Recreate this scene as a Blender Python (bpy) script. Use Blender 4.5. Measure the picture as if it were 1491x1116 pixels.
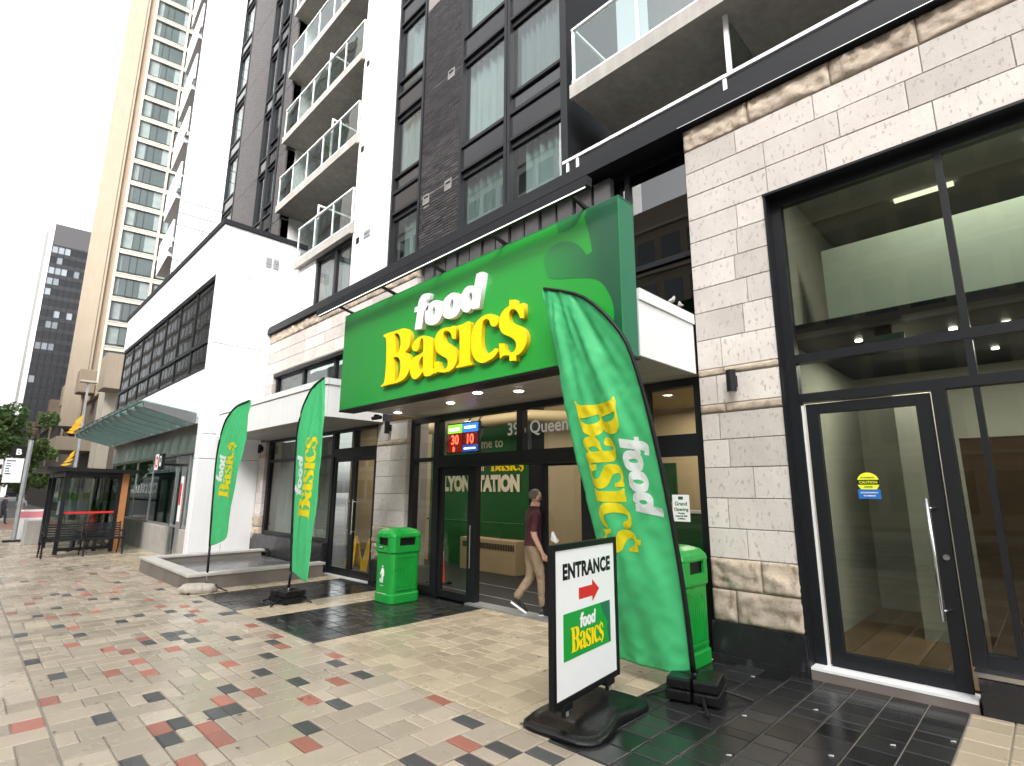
import bpy, bmesh, math, random
from mathutils import Vector, Matrix, noise as mnoise

random.seed(7)
SC = bpy.context.scene
for _o in list(bpy.data.objects):
    bpy.data.objects.remove(_o)
COL = SC.collection
PI = math.pi

# ------------------------------------------------------------------ camera
cam_d = bpy.data.cameras.new('camera')
cam_d.sensor_width = 36.0
cam_d.lens = 18.797
cam_d.clip_start = 0.05
cam_d.clip_end = 3000
cam = bpy.data.objects.new('camera', cam_d)
COL.objects.link(cam)
_R = Vector((0.710067, 0.704118, 0.004696)); _U = Vector((0.135429, -0.143113, 0.980397)); _F = Vector((-0.690988, 0.695511, 0.196978))
_m = Matrix((_R, _U, -_F)).transposed().to_4x4()
_m.translation = Vector((0, 0, 1.65))
cam.matrix_world = _m
SC.camera = cam

# ------------------------------------------------------------------ sky, sun, exposure (overcast daylight)
SUN_EL, SUN_ROT = math.radians(36), math.radians(148)
world = bpy.data.worlds.new('World')
SC.world = world
world.use_nodes = True
wn, wl = world.node_tree.nodes, world.node_tree.links
wn.clear()
w_out = wn.new('ShaderNodeOutputWorld'); w_bg = wn.new('ShaderNodeBackground')
w_sky = wn.new('ShaderNodeTexSky'); w_hs = wn.new('ShaderNodeHueSaturation')
w_sky.sky_type = 'NISHITA'; w_sky.sun_disc = False
w_sky.sun_elevation = SUN_EL; w_sky.sun_rotation = SUN_ROT
w_sky.air_density = 1.0; w_sky.dust_density = 4.0; w_sky.ozone_density = 1.0
w_hs.inputs['Saturation'].default_value = 0.12
wl.new(w_sky.outputs[0], w_hs.inputs['Color']); wl.new(w_hs.outputs[0], w_bg.inputs['Color'])
w_bg.inputs['Strength'].default_value = 0.15
wl.new(w_bg.outputs[0], w_out.inputs['Surface'])
sun_d = bpy.data.lights.new('sun', 'SUN')
sun_d.energy = 1.5; sun_d.angle = math.radians(30); sun_d.color = (1.0, 0.97, 0.93)
sun = bpy.data.objects.new('sun', sun_d)
COL.objects.link(sun)
_sd = Vector((math.sin(SUN_ROT) * math.cos(SUN_EL), math.cos(SUN_ROT) * math.cos(SUN_EL), math.sin(SUN_EL)))
sun.rotation_euler = _sd.to_track_quat('Z', 'Y').to_euler()
SC.view_settings.view_transform = 'Standard'
SC.view_settings.look = 'None'
SC.view_settings.exposure = 1.8
SC.view_settings.gamma = 1.0
SC.view_settings.use_curve_mapping = False
SC.render.engine = 'CYCLES'
SC.cycles.max_bounces = 7
SC.cycles.transparent_max_bounces = 14
SC.cycles.sample_clamp_indirect = 6.0

# ------------------------------------------------------------------ materials
MATS = {}
def N(nt, typ, **kw):
    n = nt.nodes.new(typ)
    for k, v in kw.items():
        setattr(n, k, v)
    return n

def mat(name, col, rough=0.6, metal=0.0, spec=0.5, var=0.12, vscale=3.0, bump=0.0, bscale=40.0, obj_var=0.0, tone=0.0,
        coat=0.0, rough_var=0.0, streak=0.0, fleck=None, emit=None, translucent=0.0):
    """Weathered surface: base colour with grain, optional flecks, streaks, per-object and per-piece variation."""
    m = bpy.data.materials.new(name)
    m.use_nodes = True
    nt = m.node_tree; L = nt.links
    b = nt.nodes['Principled BSDF']
    b.inputs['Metallic'].default_value = metal
    b.inputs['Specular IOR Level'].default_value = spec
    b.inputs['Coat Weight'].default_value = coat
    b.inputs['Coat Roughness'].default_value = 0.08
    geo = N(nt, 'ShaderNodeNewGeometry')
    c = N(nt, 'ShaderNodeRGB'); c.outputs[0].default_value = (*col, 1)
    cur = c.outputs[0]
    def mul(a, fac_socket, lo, hi):
        mr = N(nt, 'ShaderNodeMapRange'); mr.inputs[3].default_value = lo; mr.inputs[4].default_value = hi
        L.new(fac_socket, mr.inputs[0])
        mx = N(nt, 'ShaderNodeVectorMath', operation='SCALE')
        L.new(a, mx.inputs[0]); L.new(mr.outputs[0], mx.inputs['Scale'])
        return mx.outputs[0]
    if var:
        n1 = N(nt, 'ShaderNodeTexNoise'); n1.inputs['Scale'].default_value = vscale; n1.inputs['Detail'].default_value = 6
        n1.inputs['Roughness'].default_value = 0.65
        L.new(geo.outputs['Position'], n1.inputs['Vector'])
        cur = mul(cur, n1.outputs['Fac'], 1 - 2.2 * var, 1 + 2.2 * var)
    if streak:
        mp = N(nt, 'ShaderNodeMapping'); mp.inputs['Scale'].default_value = (9, 9, 0.5)
        L.new(geo.outputs['Position'], mp.inputs[0])
        n2 = N(nt, 'ShaderNodeTexNoise'); n2.inputs['Scale'].default_value = 1.0; n2.inputs['Detail'].default_value = 4
        L.new(mp.outputs[0], n2.inputs['Vector'])
        cur = mul(cur, n2.outputs['Fac'], 1 - 2 * streak, 1 + streak)
    if obj_var:
        oi = N(nt, 'ShaderNodeObjectInfo')
        cur = mul(cur, oi.outputs['Random'], 1 - obj_var, 1 + obj_var)
    if tone:
        at = N(nt, 'ShaderNodeAttribute'); at.attribute_name = 'tone'
        cur = mul(cur, at.outputs['Fac'], 1 - tone, 1 + tone)
    if fleck:
        fs, fc, fa = fleck
        mp = N(nt, 'ShaderNodeMapping'); mp.inputs['Scale'].default_value = (fs, fs, fs * 0.45); mp.inputs['Rotation'].default_value = (0, 0.5, 0)
        L.new(geo.outputs['Position'], mp.inputs[0])
        n3 = N(nt, 'ShaderNodeTexNoise'); n3.inputs['Scale'].default_value = 1; n3.inputs['Detail'].default_value = 2.5
        L.new(mp.outputs[0], n3.inputs['Vector'])
        cr = N(nt, 'ShaderNodeValToRGB'); cr.color_ramp.elements[0].position = 0.575; cr.color_ramp.elements[1].position = 0.68
        L.new(n3.outputs['Fac'], cr.inputs[0])
        fm = N(nt, 'ShaderNodeMath', operation='MULTIPLY'); fm.inputs[1].default_value = fa
        L.new(cr.outputs[0], fm.inputs[0])
        mx = N(nt, 'ShaderNodeMix', data_type='RGBA')
        L.new(fm.outputs[0], mx.inputs[0]); L.new(cur, mx.inputs[6]); mx.inputs[7].default_value = (*fc, 1)
        cur = mx.outputs[2]
    L.new(cur, b.inputs['Base Color'])
    b.inputs['Roughness'].default_value = rough
    if rough_var:
        n4 = N(nt, 'ShaderNodeTexNoise'); n4.inputs['Scale'].default_value = 1.3; n4.inputs['Detail'].default_value = 5
        L.new(geo.outputs['Position'], n4.inputs['Vector'])
        mr = N(nt, 'ShaderNodeMapRange'); mr.inputs[1].default_value = 0.35; mr.inputs[2].default_value = 0.68
        mr.inputs[3].default_value = max(0.04, rough - rough_var); mr.inputs[4].default_value = min(1, rough + rough_var)
        L.new(n4.outputs['Fac'], mr.inputs[0]); L.new(mr.outputs[0], b.inputs['Roughness'])
    if bump:
        n5 = N(nt, 'ShaderNodeTexNoise'); n5.inputs['Scale'].default_value = bscale; n5.inputs['Detail'].default_value = 4
        L.new(geo.outputs['Position'], n5.inputs['Vector'])
        bp = N(nt, 'ShaderNodeBump'); bp.inputs['Strength'].default_value = bump; bp.inputs['Distance'].default_value = 0.01
        L.new(n5.outputs['Fac'], bp.inputs['Height']); L.new(bp.outputs[0], b.inputs['Normal'])
    if emit:
        b.inputs['Emission Color'].default_value = (*emit[0], 1); b.inputs['Emission Strength'].default_value = emit[1]
    if translucent:
        tr = N(nt, 'ShaderNodeBsdfTranslucent'); L.new(cur, tr.inputs[0])
        ms = N(nt, 'ShaderNodeMixShader'); ms.inputs[0].default_value = translucent
        L.new(b.outputs[0], ms.inputs[1]); L.new(tr.outputs[0], ms.inputs[2])
        L.new(ms.outputs[0], nt.nodes['Material Output'].inputs['Surface'])
    MATS[name] = m
    return m

def glass_mat(name, tint, ior=1.5, boost=1.0, rough=0.0, wav=0.0):
    """Thin architectural glass: fresnel mix of a clear tint and a mirror."""
    m = bpy.data.materials.new(name); m.use_nodes = True
    nt = m.node_tree; L = nt.links; nt.nodes.remove(nt.nodes['Principled BSDF'])
    t = N(nt, 'ShaderNodeBsdfTransparent'); t.inputs[0].default_value = (*tint, 1)
    g = N(nt, 'ShaderNodeBsdfGlossy'); g.inputs['Roughness'].default_value = rough
    # two-sided Schlick reflectance, the same from either face of the sheet
    f0 = ((ior - 1) / (ior + 1)) ** 2 * boost
    lw = N(nt, 'ShaderNodeLayerWeight'); lw.inputs[0].default_value = 0.5
    pw = N(nt, 'ShaderNodeMath', operation='POWER'); pw.inputs[1].default_value = 5.0
    L.new(lw.outputs['Facing'], pw.inputs[0])
    ml = N(nt, 'ShaderNodeMath', operation='MULTIPLY_ADD'); ml.inputs[1].default_value = 1 - f0; ml.inputs[2].default_value = f0; ml.use_clamp = True
    L.new(pw.outputs[0], ml.inputs[0])
    if wav:
        geo = N(nt, 'ShaderNodeNewGeometry')
        n = N(nt, 'ShaderNodeTexNoise'); n.inputs['Scale'].default_value = 0.7; n.inputs['Detail'].default_value = 1
        L.new(geo.outputs['Position'], n.inputs['Vector'])
        bp = N(nt, 'ShaderNodeBump'); bp.inputs['Strength'].default_value = wav; bp.inputs['Distance'].default_value = 0.02
        L.new(n.outputs['Fac'], bp.inputs['Height']); L.new(bp.outputs[0], g.inputs['Normal'])
    ms = N(nt, 'ShaderNodeMixShader')
    L.new(ml.outputs[0], ms.inputs[0]); L.new(t.outputs[0], ms.inputs[1]); L.new(g.outputs[0], ms.inputs[2])
    L.new(ms.outputs[0], nt.nodes['Material Output'].inputs['Surface'])
    MATS[name] = m
    return m

def emit_mat(name, col, s):
    m = bpy.data.materials.new(name); m.use_nodes = True
    nt = m.node_tree; nt.nodes.remove(nt.nodes['Principled BSDF'])
    e = N(nt, 'ShaderNodeEmission'); e.inputs[0].default_value = (*col, 1); e.inputs[1].default_value = s
    nt.links.new(e.outputs[0], nt.nodes['Material Output'].inputs['Surface'])
    MATS[name] = m
    return m

STONE = mat('limestone', (0.52, 0.475, 0.44), 0.75, var=0.10, vscale=2.2, bump=0.25, bscale=60, obj_var=0.17, fleck=(30, (0.27, 0.245, 0.23), 0.7), streak=0.05)
ROCK = mat('rock_faced_limestone', (0.40, 0.33, 0.26), 0.85, var=0.24, vscale=7, bump=0.6, bscale=35, obj_var=0.12, fleck=(14, (0.20, 0.13, 0.08), 0.55))
MORTAR = mat('mortar', (0.30, 0.27, 0.25), 0.9, var=0.1)
GRANITE = mat('dark_granite', (0.014, 0.014, 0.016), 0.30, var=0.25, vscale=9, rough_var=0.15, fleck=(9, (0.06, 0.06, 0.065), 0.5))
FRAME = mat('dark_metal_frame', (0.009, 0.010, 0.012), 0.42, metal=0.0, spec=0.28, var=0.08)
FRAME2 = mat('charcoal_window_frame', (0.015, 0.016, 0.019), 0.5, metal=0.0, spec=0.25, var=0.1)
BLACK = mat('black_plastic', (0.006, 0.006, 0.007), 0.48, spec=0.3, var=0.1, bump=0.05)
RUBBER = mat('black_rubber', (0.006, 0.006, 0.007), 0.32, spec=0.35, var=0.15, bump=0.25, bscale=30, rough_var=0.12)
WPANEL = mat('white_panel', (0.76, 0.765, 0.77), 0.42, var=0.025, vscale=1.2, streak=0.035)
WPANEL2 = mat('grey_white_panel', (0.66, 0.66, 0.65), 0.42, var=0.03, vscale=1.2, streak=0.04)  # pale grey panels, also painted shade on the canopy fronts
CONC = mat('concrete', (0.34, 0.32, 0.295), 0.82, var=0.18, vscale=2.0, bump=0.25, bscale=25, streak=0.16)
CONCDARK = mat('damp_concrete', (0.165, 0.145, 0.125), 0.8, var=0.22, vscale=1.4, bump=0.2, bscale=20, fleck=(1.2, (0.10, 0.08, 0.07), 0.5))
GREYTILE = mat('grey_stone_tile', (0.20, 0.195, 0.185), 0.6, var=0.12, vscale=4, streak=0.15, tone=0.12)
STEEL = mat('brushed_steel', (0.55, 0.55, 0.56), 0.25, metal=1.0, var=0.05)
GALV = mat('galvanised_steel', (0.42, 0.43, 0.44), 0.42, metal=0.7, var=0.12)
WHITEPAINT = mat('white_paint', (0.8, 0.8, 0.8), 0.4, var=0.03)
SOFFIT = mat('soffit_boards', (0.36, 0.34, 0.31), 0.45, var=0.08, tone=0.12)
BRICKM = mat('dark_brick', (0.036, 0.032, 0.034), 0.65, spec=0.3, var=0.22, vscale=8, bump=0.4, bscale=70, obj_var=0.35, tone=0.35)
BMORTAR = mat('brick_mortar', (0.17, 0.16, 0.155), 0.9, var=0.12)
GLASS = glass_mat('clear_glass', (0.90, 0.92, 0.90), boost=1.0)
GLASSD = glass_mat('dark_tinted_glass', (0.66, 0.69, 0.66), boost=1.15, wav=0.03)
GLASSR = glass_mat('reflective_glass', (0.70, 0.76, 0.75), ior=1.6, boost=2.4, wav=0.12)
GLASSB = glass_mat('balcony_glass', (0.80, 0.88, 0.86), ior=1.6, boost=2.4, wav=0.35)
GLASST = glass_mat('teal_glass', (0.66, 0.84, 0.79), ior=1.6, boost=1.2, wav=0.03)
GLASSM = glass_mat('mirror_dark_glass', (0.22, 0.24, 0.24), ior=1.8, boost=1.6, wav=0.10)
CURTAIN = mat('curtain_cloth', (0.52, 0.54, 0.535), 0.85, var=0.05, obj_var=0.35, translucent=0.25)
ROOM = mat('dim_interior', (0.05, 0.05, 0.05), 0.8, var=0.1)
GREEN = mat('sign_green', (0.012, 0.32, 0.042), 0.35, var=0.03)
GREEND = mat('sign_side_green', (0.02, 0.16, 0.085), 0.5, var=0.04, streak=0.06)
YELLOW = mat('letter_yellow', (0.95, 0.70, 0.0), 0.35, var=0.02)
YELLOWEDGE = mat('letter_yellow_edge', (0.75, 0.46, 0.01), 0.4, var=0.02)
LWHITE = mat('letter_white', (0.84, 0.84, 0.84), 0.35, var=0.01)
FLAGG = mat('flag_cloth_green', (0.07, 0.55, 0.21), 0.6, var=0.04, vscale=5, bump=0.06, bscale=120, translucent=0.25)
FLAGY = mat('flag_print_yellow', (0.85, 0.70, 0.01), 0.5, var=0.03, translucent=0.3)
FLAGW = mat('flag_print_white', (0.82, 0.84, 0.83), 0.5, var=0.02, translucent=0.3)
BING = mat('bin_green_plastic', (0.008, 0.28, 0.038), 0.36, var=0.11, vscale=3, bump=0.05, rough_var=.12, streak=.06)
EXTW = emit_mat('lamp_disc', (1.0, 0.93, 0.80), 9.0)

# ------------------------------------------------------------------ mesh helpers
class MB:
    def __init__(self):
        self.v = []; self.f = []; self.mi = []; self.tone = []; self.cur = 0; self.t = 0.5
    def face(self, pts):
        b = len(self.v); self.v += [tuple(p) for p in pts]
        self.f.append(list(range(b, b + len(pts)))); self.mi.append(self.cur); self.tone.append(self.t)
    def box(self, x0, y0, z0, x1, y1, z1):
        if x0 > x1: x0, x1 = x1, x0
        if y0 > y1: y0, y1 = y1, y0
        if z0 > z1: z0, z1 = z1, z0
        self.hexa([(x0, y0, z0), (x1, y0, z0), (x1, y1, z0), (x0, y1, z0), (x0, y0, z1), (x1, y0, z1), (x1, y1, z1), (x0, y1, z1)])
        return self
    def hexa(self, p):
        b = len(self.v); self.v += [tuple(q) for q in p]
        for q in ((0, 3, 2, 1), (4, 5, 6, 7), (0, 1, 5, 4), (1, 2, 6, 5), (2, 3, 7, 6), (3, 0, 4, 7)):
            self.f.append([b + i for i in q]); self.mi.append(self.cur); self.tone.append(self.t)
        return self
    def cbox(self, x0, y0, z0, x1, y1, z1, c):
        """box with chamfered edges on the -Y / top face (for blocks seen from the front): c chamfer"""
        return self.loft([[(x0, y1, z0), (x1, y1, z0), (x1, y1, z1), (x0, y1, z1)],
                          [(x0, y0 + c, z0), (x1, y0 + c, z0), (x1, y0 + c, z1), (x0, y0 + c, z1)],
                          [(x0 + c, y0, z0 + c), (x1 - c, y0, z0 + c), (x1 - c, y0, z1 - c), (x0 + c, y0, z1 - c)]], True)
    def loft(self, rings, caps=True):
        b = len(self.v); n = len(rings[0])
        for r in rings: self.v += [tuple(q) for q in r]
        for i in range(len(rings) - 1):
            for j in range(n):
                k = (j + 1) % n
                self.f.append([b + i * n + j, b + i * n + k, b + (i + 1) * n + k, b + (i + 1) * n + j]); self.mi.append(self.cur); self.tone.append(self.t)
        if caps:
            self.f.append([b + j for j in range(n)][::-1]); self.mi.append(self.cur); self.tone.append(self.t)
            self.f.append([b + (len(rings) - 1) * n + j for j in range(n)]); self.mi.append(self.cur); self.tone.append(self.t)
        return self
    def tube(self, pts, r, seg=8):
        pts = [Vector(p) for p in pts]; rings = []
        for i, p in enumerate(pts):
            d = (pts[min(i + 1, len(pts) - 1)] - pts[max(i - 1, 0)]).normalized()
            a = d.cross(Vector((0, 0, 1)) if abs(d.z) < 0.9 else Vector((1, 0, 0))).normalized(); c = d.cross(a)
            rr = r[i] if isinstance(r, (list, tuple)) else r
            rings.append([p + (a * math.cos(2 * PI * k / seg) + c * math.sin(2 * PI * k / seg)) * rr for k in range(seg)])
        return self.loft(rings)
    def bar(self, p, q, w, h):
        p, q = Vector(p), Vector(q); d = (q - p).normalized()
        a = d.cross(Vector((0, 0, 1)) if abs(d.z) < 0.95 else Vector((0, 1, 0))).normalized() * w / 2; c = d.cross(a).normalized() * h / 2
        return self.loft([[e - a - c, e + a - c, e + a + c, e - a + c] for e in (p, q)])
    def build(self, name, mats, parent=None, smooth=False, bevel=0.0, weld=False):
        me = bpy.data.meshes.new(name)
        me.from_pydata(self.v, [], self.f)
        if not isinstance(mats, (list, tuple)): mats = [mats]
        for m in mats: me.materials.append(m)
        me.polygons.foreach_set('material_index', self.mi)
        at = me.attributes.new('tone', 'FLOAT', 'FACE'); at.data.foreach_set('value', self.tone)
        bm = bmesh.new(); bm.from_mesh(me)
        if smooth or weld: bmesh.ops.remove_doubles(bm, verts=bm.verts, dist=2e-4)
        bmesh.ops.recalc_face_normals(bm, faces=bm.faces)
        if bevel:
            bmesh.ops.bevel(bm, geom=[e for e in bm.edges if e.is_manifold and e.calc_face_angle(0) > 0.5], offset=bevel, segments=2, affect='EDGES', profile=0.6)
        bm.to_mesh(me); bm.free()
        if smooth:
            me.polygons.foreach_set('use_smooth', [True] * len(me.polygons))
        me.update()
        return link(name, me, parent)

def link(name, me, parent=None):
    o = bpy.data.objects.new(name, me); COL.objects.link(o)
    if parent: o.parent = parent
    return o
def tag(o, label=None, cat=None, group=None, kind=None):
    if label: o['label'] = label
    if cat: o['category'] = cat
    if group: o['group'] = group
    if kind: o['kind'] = kind
    return o
def empty(name, loc=(0, 0, 0), rz=0.0, label=None, cat=None, group=None):
    o = bpy.data.objects.new(name, None); COL.objects.link(o)
    o.location = loc; o.rotation_euler = (0, 0, rz); o.empty_display_size = 0.2
    return tag(o, label, cat, group)
def copy_tree(o, parent=None):
    c = o.copy(); COL.objects.link(c); c.parent = parent
    for ch in o.children: copy_tree(ch, c)
    return c
def gz(x):
    return 0.011 * x + 0.004
GTILT = -0.011

def smooth_poly(pts, n=5):
    """closed outline; points flagged 1 are corners, the others are passed smoothly."""
    out = []; P = [(p[0], p[1]) for p in pts]; C = [len(p) > 2 and p[2] for p in pts]; k = len(P)
    for i in range(k):
        p1, p2 = P[i], P[(i + 1) % k]
        p0 = p1 if C[i] else P[i - 1]
        p3 = p2 if C[(i + 1) % k] else P[(i + 2) % k]
        m = 1 if (C[i] and C[(i + 1) % k]) else n
        for j in range(m):
            t = j / m
            out.append(tuple(0.5 * (2 * p1[a] + (p2[a] - p0[a]) * t + (2 * p0[a] - 5 * p1[a] + 4 * p2[a] - p3[a]) * t * t + (3 * p1[a] - p0[a] - 3 * p2[a] + p3[a]) * t ** 3) for a in (0, 1)))
    return out

def fill2d(contours, depth=0.0):
    """flat or extruded mesh (in XY, depth along Z) of outlines with holes."""
    cu = bpy.data.curves.new('outline', 'CURVE'); cu.dimensions = '2D'; cu.fill_mode = 'BOTH' if depth else 'BACK'
    if depth: cu.extrude = depth / 2
    else: cu.fill_mode = 'FRONT'
    for c in contours:
        s = cu.splines.new('POLY'); s.points.add(len(c) - 1)
        for q, p in zip(s.points, c): q.co = (p[0], p[1], 0, 1)
        s.use_cyclic_u = True
    o = bpy.data.objects.new('outline', cu); COL.objects.link(o)
    dg = bpy.context.evaluated_depsgraph_get()
    me = bpy.data.meshes.new_from_object(o.evaluated_get(dg), depsgraph=dg)
    bpy.data.objects.remove(o); bpy.data.curves.remove(cu)
    return me

def text_mesh(body, size, bold=0.0, align='LEFT', extrude=0.0, space=1.0):
    cu = bpy.data.curves.new('text', 'FONT'); cu.body = body; cu.size = size; cu.offset = bold; cu.align_x = align; cu.extrude = extrude
    cu.space_character = space; cu.resolution_u = 4
    o = bpy.data.objects.new('text', cu); COL.objects.link(o)
    dg = bpy.context.evaluated_depsgraph_get()
    me = bpy.data.meshes.new_from_object(o.evaluated_get(dg), depsgraph=dg)
    bpy.data.objects.remove(o); bpy.data.curves.remove(cu)
    return me

def place2d(me, name, mat_, origin, ux, uy, parent=None, uz=None):
    """put a flat mesh (x,y,z) at origin + x*ux + y*uy + z*uz"""
    ux, uy, og = Vector(ux), Vector(uy), Vector(origin)
    nz = Vector(uz) if uz is not None else ux.cross(uy).normalized()
    for v in me.vertices: v.co = og + ux * v.co.x + uy * v.co.y + nz * v.co.z
    me.materials.clear(); me.materials.append(mat_)
    me.update()
    return link(name, me, parent)
def facade_text(body, size, x, z, y, mat_, name, parent, bold=0.0, align='LEFT', sx=1.0, extrude=0.0):
    return place2d(text_mesh(body, size, bold, align, extrude), name, mat_, (x, y, z), (sx, 0, 0), (0, 0, 1), parent, (0, -1, 0))

# ================================================================== GROUND
gm = MB()
for x0, x1 in ((-400, -60), (-60, 0), (0, 200)):
    gm.face([(x0, -300, gz(max(x0, -60)) - 0.30), (x1, -300, gz(max(x1, -60)) - 0.30), (x1, 300, gz(max(x1, -60)) - 0.30), (x0, 300, gz(max(x0, -60)) - 0.30)])
ground = gm.build('ground', mat('city_ground', (0.16, 0.155, 0.15), 0.8, var=0.15)); tag(ground, kind='structure')
ASPH = mat('wet_asphalt', (0.05, 0.05, 0.052), 0.35, var=0.2, vscale=2, bump=0.4, bscale=120, rough_var=0.2)
rd = MB()
rd.face([(-58, -13.2, gz(-58) - 0.13), (60, -13.2, gz(60) - 0.13), (60, -2.6, gz(60) - 0.13), (-58, -2.6, gz(-58) - 0.13)])
tag(rd.build('road', ASPH), kind='structure')
rm = MB()
for i in range(-9, 10):
    a = i * 6.0
    rm.face([(a, -8.0, gz(a) - 0.126), (a + 3, -8.0, gz(a + 3) - 0.126), (a + 3, -7.88, gz(a + 3) - 0.126), (a, -7.88, gz(a) - 0.126)])
tag(rm.build('lane_marking', WHITEPAINT), kind='structure')
sd = MB()
sd.hexa([(-58, -17, gz(-58) - 0.3), (60, -17, gz(60) - 0.3), (60, -13.2, gz(60) - 0.3), (-58, -13.2, gz(-58) - 0.3), (-58, -17, gz(-58)), (60, -17, gz(60)), (60, -13.2, gz(60)), (-58, -13.2, gz(-58))])
tag(sd.build('far_pavement', CONC), kind='structure')

# pavement: bedding sheet, kerb, then every paver
pv = MB()
pv.hexa([(-58, -2.6, gz(-58) - 0.3), (25, -2.6, gz(25) - 0.3), (25, 5.7, gz(25) - 0.3), (-58, 5.7, gz(-58) - 0.3),
         (-58, -2.6, gz(-58) - 0.012), (25, -2.6, gz(25) - 0.012), (25, 5.7, gz(25) - 0.012), (-58, 5.7, gz(-58) - 0.012)])
pavement = pv.build('pavement', mat('joint_sand', (0.25, 0.225, 0.19), 0.6, var=0.2, vscale=6, rough_var=0.2)); tag(pavement, kind='structure')
kb = MB(); kb.hexa([(-58, -2.75, gz(-58) - 0.3), (25, -2.75, gz(25) - 0.3), (25, -2.6, gz(25) - 0.3), (-58, -2.6, gz(-58) - 0.3),
         (-58, -2.75, gz(-58) + .003), (25, -2.75, gz(25) + .003), (25, -2.6, gz(25) + .003), (-58, -2.6, gz(-58) + .003)])
kb.build('kerb', CONC, pavement)

PB = mat('paver_beige', (0.40, 0.338, 0.262), 0.26, var=0.12, vscale=0.9, bump=0.06, bscale=220, tone=0.20, rough_var=0.09, fleck=(130, (0.22, 0.20, 0.18), 0.35))
PBW = mat('paver_beige_warm', (0.41, 0.34, 0.245), 0.30, var=0.12, vscale=1.1, bump=0.06, bscale=220, tone=0.17, rough_var=0.09, fleck=(130, (0.25, 0.20, 0.15), 0.3))
PR = mat('paver_red', (0.34, 0.125, 0.09), 0.42, var=0.10, vscale=3, bump=0.15, bscale=220, tone=0.25, rough_var=0.08, fleck=(130, (0.5, 0.3, 0.24), 0.35))
PD = mat('paver_charcoal', (0.060, 0.061, 0.064), 0.36, var=0.12, vscale=3, bump=0.12, bscale=220, tone=0.22, rough_var=0.15, fleck=(130, (0.12, 0.12, 0.12), 0.3))
PK = mat('paver_black_wet', (0.020, 0.020, 0.021), 0.19, var=0.2, vscale=3, bump=0.08, bscale=160, tone=0.5, rough_var=0.10)
PAVMATS = [PB, PBW, PR, PD, PK]
def zone(x, y):
    """which material field a spot belongs to"""
    if y < 3.06: return 0
    if -10.55 < x < -8.80 or -8.0 < x < -6.3 or -2.68 < x < -0.57: return 4
    return 1
random.seed(11)
pavers = []   # (x0,y0,x1,y1,mat)
CW = 0.252
def run(x0, x1, ya, yb, zmat):
    y = ya
    first = True; last = 0
    while y < yb - 0.02:
        if zmat == 0:
            k = random.choices([1, 2, 3], [0.45, 0.37, 0.18])[0]
        else:
            k = random.choices([1, 1.5, 2], [0.15, 0.35, 0.5])[0]
        if first and random.random() < 0.5: k = random.choice([1, 2])
        first = False
        y1 = min(yb, y + 0.126 * k)
        if yb - y1 < 0.07: y1 = yb
        m = zmat
        if zmat == 0 and k == 1:
            near = max(0.0, min(1.0, (y - 0.2) / 2.6)); dense = 0.26 + 0.46 * near
            if x0 < -9.0: dense *= max(0.22, 1 - (-9.0 - x0) / 9.0)
            r = random.random()
            if last: r += 0.45 * random.random() + .2
            if r < dense * 0.52: m = 2
            elif r < dense: m = 3
        last = m in (2, 3)
        pavers.append((x0, y, x1, y1, m)); y = y1
x = 2.6
while x > -30.0:
    x1 = x; x0 = x - CW
    run(x0, x1, -1.9, 0.685, 0)
    run(x0, x1, 0.691, 3.06, 0)
    xm = (x0 + x1) / 2
    # set the edge of every field on its own line
    run(x0, x1, 3.07, 5.68, zone(xm, 4.0))
    x = x0
CAMP = Vector((0, 0, 1.65))
def inview(px_, py_):
    d = Vector((px_, py_, gz(px_))) - CAMP
    f = d.dot(_F)
    if f < 0.2: return -1
    return 1.0 if (abs(d.dot(_R) / f) < 0.97 and abs(d.dot(_U) / f) < 0.74) else -1
def psize(p):
    c = Vector(((p[0] + p[2]) / 2, (p[1] + p[3]) / 2, 0))
    d = c - CAMP
    return (p[2] - p[0]) * (p[3] - p[1]) * abs(d.z) / d.length ** 3
def hidden(p):
    xm, ym = (p[0] + p[2]) / 2, (p[1] + p[3]) / 2
    return -14.7 < xm < -11.0 and ym > 3.05
pavers = [p for p in pavers if not hidden(p)]
seen = [p for p in pavers if inview((p[0] + p[2]) / 2, (p[1] + p[3]) / 2) > 0]
seen.sort(key=psize, reverse=True)
near = seen[:300]; nset = set(id(p) for p in near)
def paver_geo(mb, x0, y0, x1, y1, zf, c=0.007, h=0.04, g=0.0045):
    x0 += g; x1 -= g; y0 += g; y1 -= g
    j = random.uniform(-0.0012, 0.0012)
    r0 = [(x0, y0), (x1, y0), (x1, y1), (x0, y1)]; r1 = [(x0 + c, y0 + c), (x1 - c, y0 + c), (x1 - c, y1 - c), (x0 + c, y1 - c)]
    t = random.uniform(-0.0012, 0.0012)
    mb.loft([[(a, b, zf(a) - h) for a, b in r0], [(a, b, zf(a) - c * 0.7 + j) for a, b in r0], [(a, b, zf(a) + j + t * (1 if i in (0, 1) else -1)) for i, (a, b) in enumerate(r1)]])
meshes = {}
for p in near:
    lx, ly = round(p[2] - p[0], 3), round(p[3] - p[1], 3)
    key = (lx, ly, p[4], random.randint(0, 3))
    if key not in meshes:
        mb = MB(); mb.t = random.random(); paver_geo(mb, -lx / 2, -ly / 2, lx / 2, ly / 2, lambda a: 0.0)
        o = mb.build('paver', PAVMATS[p[4]], pavement); meshes[key] = o.data
    else:
        o = link('paver', meshes[key], pavement)
    xm, ym = (p[0] + p[2]) / 2, (p[1] + p[3]) / 2
    o.location = (xm, ym, gz(xm)); o.rotation_euler = (0, GTILT, 0)
rest = MB()
for p in pavers:
    if id(p) in nset: continue
    rest.cur = p[4]; rest.t = random.random()
    paver_geo(rest, *p[:4], gz)
rest = rest.build('paver_field', PAVMATS, pavement); tag(rest, kind='stuff')
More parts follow.
